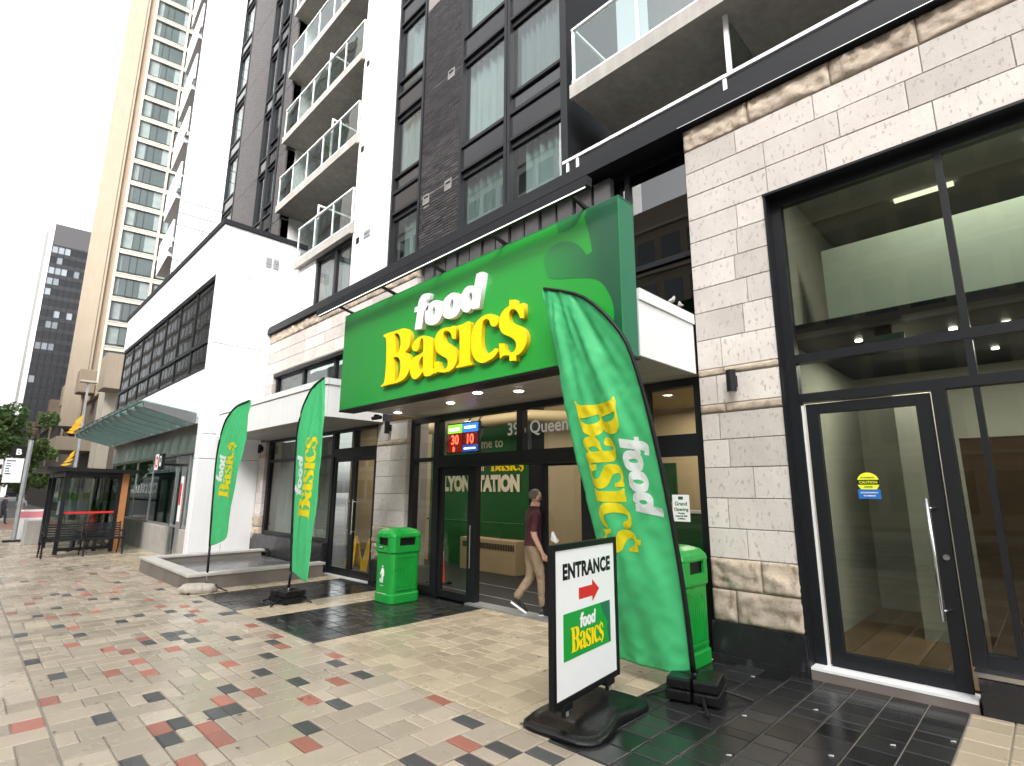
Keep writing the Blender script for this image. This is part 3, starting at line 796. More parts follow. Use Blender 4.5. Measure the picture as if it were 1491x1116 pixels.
# room behind
INW = mat('interior_wall', (0.38, 0.38, 0.325), 0.8, var=0.05)
INP = mat('interior_pale_green', (0.55, 0.66, 0.55), 0.8, var=0.05)
INF = mat('wood_floor', (0.16, 0.10, 0.055), 0.35, var=0.2, vscale=3, tone=0.3)
m = MB(); m.box(-1.9, 9.2, 0, 6, 9.3, 6.0); m.box(-1.98, 6.0, 0, -1.9, 9.2, 6.0); m.box(-1.2, 7.6, 0, -.9, 9.2, 2.9); B(m, 'interior_wall', INW)
m = MB(); m.box(-1.9, 5.97, 5.35, 6, 9.2, 5.45); B(m, 'interior_ceiling', INW)
m = MB(); m.box(-1.6, 6.9, 3.42, 6, 7.0, 4.5); B(m, 'bulkhead', INP)
m = MB(); m.box(-1.9, 6.05, 3.30, 6, 9.2, 3.40); dk = B(m, 'dropped_ceiling', BLACK)
for lx, ly in ((-1.3, 6.75), (-0.95, 7.2), (-0.5, 6.9), (-.7, 7.5), (-.1, 7.0), (.2, 7.6), (-.25, 8.2)):
    r = MB(); r.tube([(lx, ly, 3.298), (lx, ly, 3.285)], .035, 14); r.build('downlight', EXTW, dk)
m = MB()
for i in range(30): m.t = random.random(); m.box(-1.9 + i * .27, 6.0, -.05, -1.9 + i * .27 + .265, 9.2, .085)
B(m, 'interior_floor', INF)
for a, b, zz in ((-1.0, .0, 5.33), (.4, 1.6, 5.33), (.4, 1.6, 5.33)):
    pass
em_ = emit_mat('strip_lamp', (1, .93, .72), .7)
for q in ((-0.95, 7.9, -.35), (.3, 7.4, 1.1), (.3, 8.2, 1.1)): B(MB().box(q[0], q[1], 5.31, q[2], q[1] + .07, 5.348), 'strip_light', em_)
m = MB(); m.box(-1.2, 6.45, 3.06, -.85, 6.49, 3.24); ex = B(m, 'exit_sign', mat('exit_sign_back', (0.25, 0.42, 0.40), 0.5))
m = MB(); m.box(-1.1, 6.46, 3.24, -.95, 6.48, 3.30); m.build('bracket', BLACK, ex)
m = MB(); m.tube([(-.98, 8.9, 1.9), (-.98, 8.9, 2.65)], [.05, .025], 10); B(m, 'wall_light', emit_mat('amber_lamp', (1, .7, .25), 1.5))
m = MB(); m.box(-.62, 7.2, .085, .35, 7.26, 2.2); m.box(.6, 7.6, .085, 1.6, 7.66, 1.9); B(m, 'brown_reflection_panel', mat('reflection_brown', (0.10, 0.055, 0.025), .5, var=.2, vscale=5))  # added panels, a brown reflection in the glass put in as colour
def area(name, loc, e, sx, sy, col=(1, .92, .8), rot=(0, 0, 0)):
    l = bpy.data.lights.new(name, 'AREA'); l.shape = 'RECTANGLE'; l.size = sx; l.size_y = sy; l.energy = e; l.color = col
    o = bpy.data.objects.new(name, l); COL.objects.link(o); o.location = loc; o.rotation_euler = rot; return o
area('shop_ceiling_lamp', (.6, 6.45, 5.28), 30, 3, .5)
area('shop_downlight_lamp', (-.4, 7.4, 3.26), 34, 2.0, 1.2)

# --- entrance glazing, sliding doors and lobby
Ye = 5.80
ge = MB()
for a, b, z0, z1 in ((-8.42, -8.30, -.2, 2.95), (-7.72, -7.56, -.2, 2.95), (-6.68, -6.58, -.2, 2.04), (-4.46, -4.30, -.2, 2.95), (-3.52, -3.40, -.2, 2.95), (-2.80, -2.69, -.2, 2.95), (-5.66, -5.54, 2.24, 2.85)):
    ge.box(a, Ye, z0, b, Ye + .12, z1)
ge.box(-8.3, Ye + .002, 2.86, -2.8, Ye + .118, 2.95)
ge.box(-7.56, Ye - .10, 2.03, -4.46, Ye + .16, 2.23)     # operator box over the doors
ge.box(-8.3, Ye + .004, 2.15, -7.72, Ye + .116, 2.22); ge.box(-3.4, Ye + .004, 2.05, -2.8, Ye + .116, 2.30)
ge.box(-8.3, Ye + .004, -.2, -7.72, Ye + .116, .05); ge.box(-3.4, Ye + .004, -.2, -2.8, Ye + .116, .06)
ent = B(ge, 'entrance_frame', FRAME)
for a, b, z0, z1 in ((-8.31, -7.71, 2.21, 2.87), (-8.31, -7.71, .04, 2.16), (-7.57, -5.65, 2.22, 2.87), (-5.55, -4.45, 2.22, 2.87), (-4.31, -3.51, .0, 2.87), (-3.41, -2.79, 2.29, 2.87), (-3.41, -2.79, .05, 2.06)):
    p = MB(); p.box(a, Ye + .06, z0, b, Ye + .072, z1); p.build('pane', GLASS, ent)
dr = MB()   # the sliding leaf parked on the left
dr.box(-7.55, Ye + .03, -.08, -7.47, Ye + .09, 2.03); dr.box(-6.80, Ye + .03, -.08, -6.69, Ye + .09, 2.03); dr.box(-7.47, Ye + .032, -.08, -6.80, Ye + .088, .03); dr.box(-7.47, Ye + .032, 1.89, -6.80, Ye + .088, 2.03)
dl = B(dr, 'sliding_door', FRAME)
p = MB(); p.box(-7.48, Ye + .055, .02, -6.79, Ye + .065, 1.90); p.build('pane', GLASS, dl)
p = MB(); p.tube([(-6.66, Ye - .03, .45), (-6.66, Ye - .03, 1.1)], .012, 8); p.build('handle', STEEL, dl)
dr = MB(); dr.box(-5.25, Ye + .10, -.08, -5.16, Ye + .15, 2.14); dr.box(-4.52, Ye + .10, -.08, -4.44, Ye + .15, 2.14); dr.box(-5.16, Ye + .102, -.08, -4.52, Ye + .148, .05); dr.box(-5.16, Ye + .102, 2.0, -4.52, Ye + .148, 2.14)
dl2 = B(dr, 'sliding_door', FRAME)
p = MB(); p.box(-5.17, Ye + .12, .04, -4.51, Ye + .13, 2.01); p.build('pane', GLASS, dl2)
m = MB(); m.hexa([(-6.68, 5.70, -.3), (-4.4, 5.70, -.3), (-4.4, 5.95, -.3), (-6.68, 5.95, -.3), (-6.68, 5.70, gz(-6.6) + .012), (-4.4, 5.70, gz(-4.4) + .012), (-4.4, 5.95, gz(-4.4) + .012), (-6.68, 5.95, gz(-6.6) + .012)]); B(m, 'threshold', GALV)
facade_text('396 Queen', 0.27, -5.92, 2.49, Ye + .054, LWHITE, 'street_number', ent, bold=.004)
# lobby shell
LF = mat('lobby_floor_mat', (0.018, 0.018, 0.019), .6, var=.2)
LG = mat('lobby_green_wall', (0.004, 0.085, 0.014), .5, var=.08)
LB = mat('lobby_beige_wall', (0.46, 0.35, 0.20), .7, var=.05)
m = MB(); m.box(-16, 5.95, -.3, -2.7, 12, gz(-6)); B(m, 'lobby_floor', LF)
m = MB()
for yy in (6.35, 7.1): m.box(-8.3, yy, gz(-6) + .001, -2.8, yy + .03, gz(-6) + .006)
B(m, 'floor_strip', GALV)
m = MB(); m.box(-11.4, 8.5, -.2, -7.85, 8.6, 4.2); lgw = B(m, 'lobby_wall', LG)
m = MB(); m.box(-15.6, 8.5, -.2, -11.4, 8.6, 4.2); m.box(-7.30, 8.3, -.2, -6.55, 8.6, 3.6); m.box(-16, 11.9, -.2, -2.7, 12, 3.6); m.box(-2.72, 6.2, -.2, -2.62, 12, 3.6); B(m, 'lobby_wall', LB)
m = MB(); m.box(-7.85, 8.42, -.2, -7.3, 8.62, 4.2); B(m, 'lobby_post', FRAME)
m = MB(); m.box(-7.3, 9.6, -.2, -4.0, 9.7, 1.25); m.box(-6.5, 9.8, 1.45, -5.2, 9.85, 2.2); B(m, 'lobby_wall', LG)
m = MB(); m.box(-7.3, 9.55, 1.25, -4, 9.72, 1.30); B(m, 'ledge', WHITEPAINT)
m = MB(); m.box(-16, 5.95, 3.6, -2.7, 12, 3.7); lc = B(m, 'lobby_ceiling', LB)
m = MB(); m.tube([(-11.5, 7.9, 3.13), (-7.3, 7.9, 3.13), (-6.3, 7.9, 3.0)], .13, 14); pp = B(m, 'ceiling_pipe', LB, smooth=True)
for xx in (-9.1, -8.75): m = MB(); m.tube([(xx, 7.9, 3.13), (xx + .05, 7.9, 3.13)], .137, 14); m.build('pipe_band', BLACK, pp)
for lx, ly in ((-7.9, 6.6), (-5.6, 6.7), (-3.3, 6.6), (-5.4, 8.0), (-9.5, 7.4), (-12.5, 7.0), (-14, 7.5), (-4.2, 9)):
    r = MB(); r.tube([(lx, ly, 3.598), (lx, ly, 3.58)], .09, 16); r.build('downlight', EXTW, lc)
facade_text('Welcome to', .31, -9.50, 2.62, 8.485, mat('wall_letter_cream', (.75, .68, .5), .5), 'wall_lettering', bld, bold=.006, align='CENTER')
facade_text('your', .28, -9.28, 2.10, 8.485, MATS['wall_letter_cream'], 'wall_lettering', bld, bold=.01, align='RIGHT')
facade_text('LYON STATION', .46, -9.50, 1.65, 8.485, MATS['wall_letter_cream'], 'wall_lettering', bld, bold=.032, align='CENTER', sx=.80)
for o in [q for q in bld.children if q.name.startswith('wall_lettering')]: o.location = BOFF
rad = MB(); rad.box(-9.7, 8.12, -.06, -7.95, 8.48, .62); ra = B(rad, 'radiator', LB, bevel=.01)
gr = MB()
for i in range(34): gr.box(-9.6 + i * .048, 8.112, .42, -9.575 + i * .048, 8.122, .54)
gr.build('grille', BLACK, ra)
m = MB(); m.tube([(-11.3, 8.35, .95), (-7.9, 8.35, .95)], .018, 8); m.tube([(-8.6, 8.35, .95), (-8.6, 8.35, .2)], .014, 8); B(m, 'handrail', LG)
area('lobby_lamp', (-6.6, 7.0, 3.5), 26, 5.0, 1.4); area('store_lamp', (-4.8, 10.6, 3.5), 30, 2.5, 1.5); area('lobby_left_lamp', (-12.5, 7.2, 3.5), 22, 4, 1.4)

# --- left shop front with its pair of doors
g2 = MB(); Yl = 5.78
for a, b, z0, z1 in ((-15.14, -15.0, .5, 2.96), (-13.2, -13.12, .5, 2.96), (-11.5, -11.38, -.3, 2.96), (-9.60, -9.46, -.3, 2.96), (-10.52, -10.46, 2.52, 2.9)):
    g2.box(a, Yl, z0, b, Yl + .12, z1)
g2.box(-15.0, Yl + .002, 2.90, -9.6, Yl + .118, 2.96); g2.box(-15.0, Yl + .004, 2.36, -11.5, Yl + .116, 2.43); g2.box(-15.0, Yl + .004, .5, -11.5, Yl + .116, .58); g2.box(-11.38, Yl + .004, 2.36, -9.6, Yl + .116, 2.54)
g2 = B(g2, 'shop_front', FRAME)
for a, b, z0, z1 in ((-15.01, -13.19, .57, 2.37), (-13.13, -11.49, .57, 2.37), (-15.01, -13.19, 2.42, 2.91), (-13.13, -11.49, 2.42, 2.91), (-11.39, -10.51, 2.53, 2.91), (-10.47, -9.59, 2.53, 2.91)):
    p = MB(); p.box(a, Yl + .05, z0, b, Yl + .06, z1); p.build('pane', GLASSD, g2)
for a, b in ((-11.37, -10.50), (-10.48, -9.61)):
    d = MB(); d.box(a, Yl + .02, -.1, a + .075, Yl + .08, 2.35); d.box(b - .075, Yl + .02, -.1, b, Yl + .08, 2.35); d.box(a + .075, Yl + .022, -.1, b - .075, Yl + .078, .05); d.box(a + .075, Yl + .022, 2.25, b - .075, Yl + .078, 2.35)
    d = B(d, 'door', FRAME); p = MB(); p.box(a + .07, Yl + .045, .04, b - .07, Yl + .055, 2.26); p.build('pane', GLASS, d)
    hx = b - .12 if a < -11 else a + .12
    p = MB(); p.tube([(hx, Yl - .03, .75), (hx, Yl - .03, 1.45)], .014, 8); p.tube([(hx, Yl - .03, .8), (hx, Yl + .03, .8)], .01, 8); p.tube([(hx, Yl - .03, 1.4), (hx, Yl + .03, 1.4)], .01, 8); p.build('handle', STEEL, d)
m = MB(); m.hexa([(-11.4, 5.70, -.4), (-9.5, 5.70, -.4), (-9.5, 5.9, -.4), (-11.4, 5.9, -.4), (-11.4, 5.70, gz(-11.4) + .01), (-9.5, 5.70, gz(-9.5) + .01), (-9.5, 5.9, gz(-9.5) + .01), (-11.4, 5.9, gz(-11.4) + .01)]); B(m, 'door_sill', WPANEL2)
m = MB(); c = m
for i in range(5): m.box(-14.95 + i * .62, 6.05, .55, -14.95 + i * .62 + .6, 6.08, 2.9)
B(m, 'window_backing', WPANEL2)

LOGO = {
 'B': [[(-6.856, 3.929, 1), (-6.798, 3.939, 0), (-6.682, 3.942, 0), (-6.548, 3.934, 0), (-6.308, 3.928, 0), (-6.188, 3.871, 0), (-6.128, 3.775, 0), (-6.145, 3.653, 0), (-6.185, 3.598, 0), (-6.253, 3.566, 1), (-6.152, 3.505, 0), (-6.101, 3.398, 0), (-6.127, 3.291, 0), (-6.232, 3.184, 0), (-6.424, 3.145, 0), (-6.628, 3.147, 0), (-6.838, 3.143, 1), (-6.84, 3.163, 1), (-6.765, 3.192, 0), (-6.736, 3.333, 0), (-6.737, 3.603, 0), (-6.756, 3.803, 0), (-6.782, 3.88, 0), (-6.845, 3.915, 1)], [(-6.554, 3.894, 1), (-6.469, 3.887, 0), (-6.399, 3.819, 0), (-6.372, 3.718, 0), (-6.401, 3.617, 0), (-6.483, 3.577, 1), (-6.515, 3.778, 0)], [(-6.547, 3.537, 1), (-6.457, 3.532, 0), (-6.38, 3.477, 0), (-6.349, 3.367, 0), (-6.37, 3.246, 0), (-6.428, 3.187, 0), (-6.487, 3.174, 1), (-6.491, 3.348, 0)]] ,
 'a': [[(-6.082, 3.621, 0), (-6.044, 3.675, 0), (-5.928, 3.719, 0), (-5.796, 3.715, 0), (-5.664, 3.66, 0), (-5.604, 3.579, 0), (-5.594, 3.401, 0), (-5.589, 3.225, 1), (-5.535, 3.184, 1), (-5.587, 3.144, 0), (-5.712, 3.133, 0), (-5.774, 3.157, 0), (-5.802, 3.22, 1), (-5.875, 3.162, 0), (-5.972, 3.132, 0), (-6.058, 3.169, 0), (-6.107, 3.257, 0), (-6.107, 3.369, 0), (-6.027, 3.447, 0), (-5.911, 3.467, 0), (-5.817, 3.485, 1), (-5.817, 3.58, 0), (-5.834, 3.674, 0), (-5.876, 3.683, 0), (-5.905, 3.628, 0), (-5.925, 3.55, 0), (-5.999, 3.528, 0), (-6.07, 3.567, 0)], [(-5.814, 3.435, 1), (-5.874, 3.405, 0), (-5.911, 3.337, 0), (-5.898, 3.265, 0), (-5.855, 3.233, 0), (-5.807, 3.27, 1)]] ,
 's': [[(-5.131, 3.708, 1), (-5.117, 3.535, 1), (-5.196, 3.549, 1), (-5.221, 3.618, 0), (-5.289, 3.675, 0), (-5.371, 3.678, 0), (-5.387, 3.623, 0), (-5.35, 3.549, 0), (-5.259, 3.493, 0), (-5.147, 3.415, 0), (-5.091, 3.321, 0), (-5.097, 3.23, 0), (-5.158, 3.157, 0), (-5.271, 3.129, 0), (-5.389, 3.137, 0), (-5.481, 3.159, 0), (-5.548, 3.138, 1), (-5.558, 3.307, 1), (-5.465, 3.297, 1), (-5.44, 3.24, 0), (-5.377, 3.178, 0), (-5.303, 3.18, 0), (-5.269, 3.231, 0), (-5.294, 3.301, 0), (-5.401, 3.362, 0), (-5.511, 3.434, 0), (-5.554, 3.52, 0), (-5.553, 3.638, 0), (-5.494, 3.704, 0), (-5.374, 3.732, 0), (-5.24, 3.713, 0), (-5.196, 3.721, 1)]] ,
 'i': [[(-5.101, 3.7, 1), (-4.996, 3.701, 0), (-4.893, 3.715, 1), (-4.845, 3.7, 1), (-4.837, 3.437, 0), (-4.84, 3.194, 0), (-4.802, 3.166, 1), (-4.801, 3.142, 1), (-5.1, 3.151, 1), (-5.101, 3.17, 1), (-5.047, 3.211, 0), (-5.04, 3.384, 0), (-5.055, 3.611, 0), (-5.1, 3.679, 1)]] ,
 'c': [[(-4.346, 3.256, 1), (-4.339, 3.229, 1), (-4.41, 3.173, 0), (-4.52, 3.141, 0), (-4.633, 3.138, 0), (-4.737, 3.195, 0), (-4.806, 3.296, 0), (-4.826, 3.435, 0), (-4.807, 3.559, 0), (-4.737, 3.662, 0), (-4.621, 3.717, 0), (-4.494, 3.719, 0), (-4.394, 3.678, 0), (-4.345, 3.613, 0), (-4.356, 3.559, 0), (-4.417, 3.542, 0), (-4.473, 3.576, 0), (-4.499, 3.635, 0), (-4.55, 3.669, 0), (-4.607, 3.651, 0), (-4.631, 3.575, 0), (-4.64, 3.443, 0), (-4.618, 3.324, 0), (-4.566, 3.253, 0), (-4.522, 3.236, 0), (-4.448, 3.244, 0), (-4.388, 3.276, 1)]] ,
 'dollar': [[(-4.163, 3.809, 1), (-4.059, 3.786, 1), (-4.055, 3.717, 1), (-3.93, 3.715, 1), (-3.924, 3.538, 1), (-3.99, 3.552, 1), (-4.013, 3.609, 0), (-4.075, 3.675, 0), (-4.139, 3.682, 0), (-4.17, 3.638, 0), (-4.161, 3.567, 0), (-4.097, 3.511, 0), (-3.962, 3.439, 0), (-3.897, 3.359, 0), (-3.891, 3.26, 0), (-3.935, 3.179, 0), (-4.006, 3.135, 0), (-4.05, 3.127, 1), (-4.047, 3.067, 1), (-4.151, 3.08, 1), (-4.157, 3.146, 1), (-4.244, 3.161, 0), (-4.308, 3.134, 1), (-4.329, 3.321, 1), (-4.248, 3.305, 1), (-4.227, 3.242, 0), (-4.163, 3.18, 0), (-4.084, 3.182, 0), (-4.05, 3.234, 0), (-4.068, 3.303, 0), (-4.142, 3.36, 0), (-4.259, 3.422, 0), (-4.313, 3.489, 0), (-4.33, 3.58, 0), (-4.303, 3.661, 0), (-4.238, 3.715, 0), (-4.159, 3.738, 1)]] ,
 'f': [[(-5.7, 4.299, 1), (-5.719, 4.219, 1), (-5.773, 4.229, 0), (-5.803, 4.205, 0), (-5.804, 4.165, 1), (-5.726, 4.159, 1), (-5.742, 4.07, 1), (-5.824, 4.077, 1), (-5.869, 3.83, 1), (-6.037, 3.848, 1), (-5.992, 4.102, 1), (-6.063, 4.109, 1), (-6.053, 4.182, 1), (-5.981, 4.178, 1), (-5.962, 4.259, 0), (-5.893, 4.323, 0), (-5.807, 4.325, 0)]] ,
 'o': [[(-5.561, 4.164, 0), (-5.451, 4.116, 0), (-5.414, 4.025, 0), (-5.434, 3.91, 0), (-5.517, 3.835, 0), (-5.652, 3.831, 0), (-5.773, 3.884, 0), (-5.81, 3.98, 0), (-5.786, 4.098, 0), (-5.685, 4.162, 0)], [(-5.597, 4.079, 0), (-5.574, 4.029, 0), (-5.59, 3.947, 0), (-5.63, 3.93, 0), (-5.65, 3.995, 0), (-5.637, 4.053, 0)]] ,
 'o2': [[(-5.169, 4.166, 0), (-5.068, 4.114, 0), (-5.034, 4.022, 0), (-5.054, 3.904, 0), (-5.143, 3.834, 0), (-5.282, 3.837, 0), (-5.387, 3.891, 0), (-5.425, 3.993, 0), (-5.398, 4.115, 0), (-5.284, 4.171, 0)], [(-5.217, 4.09, 0), (-5.186, 4.036, 0), (-5.204, 3.957, 0), (-5.248, 3.93, 0), (-5.269, 3.989, 0), (-5.253, 4.061, 0)]] ,
 'd': [[(-4.749, 4.303, 1), (-4.654, 4.3, 0), (-4.597, 4.28, 1), (-4.684, 3.838, 1), (-4.817, 3.853, 1), (-4.829, 3.881, 1), (-4.878, 3.841, 0), (-4.949, 3.846, 0), (-5.017, 3.895, 0), (-5.045, 4.0, 0), (-5.019, 4.117, 0), (-4.936, 4.178, 0), (-4.841, 4.172, 0), (-4.782, 4.15, 1)], [(-4.85, 4.085, 0), (-4.816, 4.039, 0), (-4.829, 3.97, 0), (-4.869, 3.94, 0), (-4.892, 3.994, 0), (-4.885, 4.057, 0)]] ,
}
FLAG_B =dict(Y=3.85,L=[(-8.704, 0.384), (-8.778, 1.137), (-8.828, 2.471), (-8.761, 2.812), (-8.645, 3.032), (-8.362, 3.287), (-7.972, 3.391)],R=[(-8.106, 0.298), (-8.068, 0.865), (-8.002, 1.424), (-7.971, 1.785), (-7.923, 2.629), (-7.939, 3.176), (-7.948, 3.388)],logo=[(-8.205, 1.184), (-8.093, 2.393), (-8.613, 1.208)])
FLAG_C = dict(Y=3.28, L=[(-10.842, 0.652), (-10.906, 1.371), (-10.92, 2.307), (-10.705, 2.803), (-10.466, 2.973), (-10.082, 3.097), (-9.503, 3.13)], R=[(-10.074, 0.843), (-9.989, 1.107), (-9.814, 1.621), (-9.711, 2.045), (-9.578, 2.479), (-9.499, 2.881), (-9.44, 3.123)], logo=[(-10.175, 1.48), (-9.961, 2.395), (-10.662, 1.509)])
FLAG_A = dict(Y=4.52, lean=.16, L=[(-3.122, 0.125), (-3.142, 0.665), (-3.172, 1.104), (-3.243, 1.617), (-3.328, 2.42), (-3.394, 3.049), (-3.449, 3.483), (-3.468, 3.674)], R=[(-2.333, 0.181), (-2.326, 0.777), (-2.354, 1.452), (-2.411, 2.093), (-2.497, 2.674), (-2.62, 3.068), (-2.974, 3.48), (-3.455, 3.692)], logo=[(-3.203, 2.508), (-3.067, 1.175), (-2.762, 2.51)])
SIGN_Y = 4.20
LOGO_S = {k: [smooth_poly(c, 5) for c in v] for k, v in LOGO.items()}
LREF = (LOGO['B'][0][16][:2], LOGO['dollar'][0][18][:2], LOGO['B'][0][0][:2])   # baseline start, baseline end, cap height at start

# ================================================================== GREEN SHOP SIGN
sg = empty('shop_sign', (-5.45, 4.34, 2.92), 0, 'large green box sign with white food and yellow Basics lettering over the entrance', 'sign')
SOFF = Vector((5.45, -4.34, -2.92))
def S(mb, name, mats, parent=None, **kw):
    o = mb.build(name, mats, parent or sg, **kw)
    if parent is None: o.location = SOFF
    return o
# printed face: bright green that darkens towards the right edge of the print
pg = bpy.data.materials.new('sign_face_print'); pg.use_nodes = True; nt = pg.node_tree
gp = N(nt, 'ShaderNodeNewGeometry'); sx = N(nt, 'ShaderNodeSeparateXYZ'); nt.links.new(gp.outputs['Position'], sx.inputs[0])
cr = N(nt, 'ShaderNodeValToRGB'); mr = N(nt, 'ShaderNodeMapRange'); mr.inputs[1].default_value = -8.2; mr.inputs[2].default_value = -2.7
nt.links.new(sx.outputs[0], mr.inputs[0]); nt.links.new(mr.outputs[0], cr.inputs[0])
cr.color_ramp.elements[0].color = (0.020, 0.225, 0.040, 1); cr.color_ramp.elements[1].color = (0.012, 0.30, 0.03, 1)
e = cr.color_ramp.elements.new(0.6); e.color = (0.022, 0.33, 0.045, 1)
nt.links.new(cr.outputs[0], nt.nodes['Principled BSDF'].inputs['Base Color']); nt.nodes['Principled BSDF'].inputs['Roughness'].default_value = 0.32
dk = bpy.data.materials.new('sign_dark_print'); dk.use_nodes = True; nt = dk.node_tree
gp = N(nt, 'ShaderNodeNewGeometry'); sx = N(nt, 'ShaderNodeSeparateXYZ'); nt.links.new(gp.outputs['Position'], sx.inputs[0])
cr = N(nt, 'ShaderNodeValToRGB'); mr = N(nt, 'ShaderNodeMapRange'); mr.inputs[1].default_value = -3.7; mr.inputs[2].default_value = -2.9
nt.links.new(sx.outputs[0], mr.inputs[0]); nt.links.new(mr.outputs[0], cr.inputs[0])
cr.color_ramp.elements[0].color = (0.016, 0.24, 0.045, 1); cr.color_ramp.elements[1].color = (0.012, 0.085, 0.04, 1)
nt.links.new(cr.outputs[0], nt.nodes['Principled BSDF'].inputs['Base Color']); nt.nodes['Principled BSDF'].inputs['Roughness'].default_value = 0.32
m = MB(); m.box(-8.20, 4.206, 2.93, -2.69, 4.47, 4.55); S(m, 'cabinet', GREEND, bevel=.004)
m = MB(); m.box(-8.195, SIGN_Y, 2.935, -2.695, 4.206, 4.545); S(m, 'face', pg)
m = MB(); m.box(-8.205, 4.198, 2.905, -2.685, 4.475, 2.930); S(m, 'bottom_trim', BLACK)
m = MB(); m.box(-8.205, 4.197, 4.546, -2.685, 4.475, 4.556); S(m, 'top_trim', GREEND)
gh = [(-3.075, 4.543, 1), (-3.114, 4.473, 1), (-3.056, 4.263), (-3.02, 4.059, 1), (-3.087, 4.037, 1), (-3.179, 4.167), (-3.292, 4.254), (-3.444, 4.299), (-3.586, 4.281), (-3.677, 4.172), (-3.652, 4.018), (-3.573, 3.916),
      (-3.301, 3.845), (-3.048, 3.772), (-2.914, 3.682), (-2.818, 3.514), (-2.783, 3.367), (-2.8, 3.222), (-2.879, 3.027), (-2.95, 2.937, 1), (-2.697, 2.937, 1), (-2.697, 4.543, 1)]
me = fill2d([smooth_poly(gh)])
o = place2d(me, 'ghost_print', dk, (0, SIGN_Y - .0025, 0), (1, 0, 0), (0, 0, 1), sg); o.location = SOFF
me = fill2d([smooth_poly([(-3.49, 4.543, 1), (-3.485, 4.48, 1), (-3.46, 4.413, 1), (-3.289, 4.402), (-3.205, 4.443), (-3.135, 4.543, 1)])])
o = place2d(me, 'ghost_print', MATS['flag_cloth_green'] if False else dk, (0, SIGN_Y - .0025, 0), (1, 0, 0), (0, 0, 1), sg); o.location = SOFF
for k, cs in LOGO_S.items():
    yel = k in ('B', 'a', 's', 'i', 'c', 'dollar')
    for dep, y, mt, nm in ((0.055, 4.172, YELLOWEDGE if yel else LWHITE, 'letter'), (0.006, 4.1405, YELLOW if yel else LWHITE, 'letter_face')):
        me = fill2d(cs, dep)
        if nm == 'letter':
            let = place2d(me, 'letter', mt, (0, y, 0), (1, 0, 0), (0, 0, 1), sg, (0, -1, 0)); let.location = SOFF
        else:
            place2d(me, nm, mt, (0, y, 0), (1, 0, 0), (0, 0, 1), let, (0, -1, 0))

# the same logo in flat letters on the lobby wall
for k, cs in LOGO_S.items():
    me = fill2d([[((p[0] + 6.95) * .36 - 9.16, (p[1] - 3.05) * .36 + 2.045) for p in c] for c in cs])
    o = place2d(me, 'wall_lettering', YELLOW if k in ('B', 'a', 's', 'i', 'c', 'dollar') else LWHITE, (0, 8.485, 0), (1, 0, 0), (0, 0, 1), bld, (0, -1, 0)); o.location = BOFF

# light bar on arms above the sign
lb = empty('light_bar', (-5.7, 4.2, 4.6), 0, 'long black light bar held on five arms above the green sign', 'light bar')
LOFF = Vector((5.7, -4.2, -4.6))
m = MB(); m.box(-8.66, 3.89, 4.60, -2.84, 3.97, 4.70); o = m.build('bar', FRAME2, lb); o.location = LOFF
m = MB(); m.box(-8.62, 3.905, 4.594, -2.88, 3.916, 4.5995); o = m.build('lamp_strip', emit_mat('led_strip', (1, .97, .92), .8), lb); o.location = LOFF
for xx in (-8.02, -6.73, -5.53, -4.32, -3.11):
    m = MB(); m.bar((xx, 3.97, 4.64), (xx, 4.27, 4.575), .03, .04); m.box(xx - .05, 4.22, 4.557, xx + .05, 4.36, 4.585); o = m.build('arm', FRAME, lb); o.location = LOFF

# ================================================================== WALL LAMPS
def wall_lamp(x, z, label):
    t = empty('wall_lamp', (x, 5.69, z), 0, label, 'wall lamp', 'small black wall lamps on the stone piers')
    m = MB(); m.box(-.035, -.035, -.06, .035, 0.004, .06); m.build('bracket', BLACK, t)
    m = MB(); m.tube([(0, -.075, -.115), (0, -.075, .115)], .05, 18); m.build('lamp_body', BLACK, t, smooth=False)
    m = MB(); m.tube([(0, -.075, -.1165), (0, -.075, -.118)], .034, 14); m.build('lens', GALV, t)
wall_lamp(-2.28, 2.81, 'black cylinder wall lamp on the right limestone pier beside the tall glass door')
wall_lamp(-8.98, 2.83, 'black wall lamp on the grey stone pier above the left green bin')
wall_lamp(-15.36, 2.74, 'black wall lamp on the narrow stone strip next to the white column')
# camera dome-like sensor under the sign's left end
t = empty('security_camera', (-8.35, 5.0, 2.93), 0, 'small black camera hanging under the left end of the green sign', 'camera')
m = MB(); m.tube([(0, 0, .03), (0, 0, 0)], [.05, .05], 14); m.build('mount', BLACK, t)
m = MB(); m.tube([(-.13, 0, -.025), (.13, 0, -.03)], .035, 12); m.build('camera_body', BLACK, t)

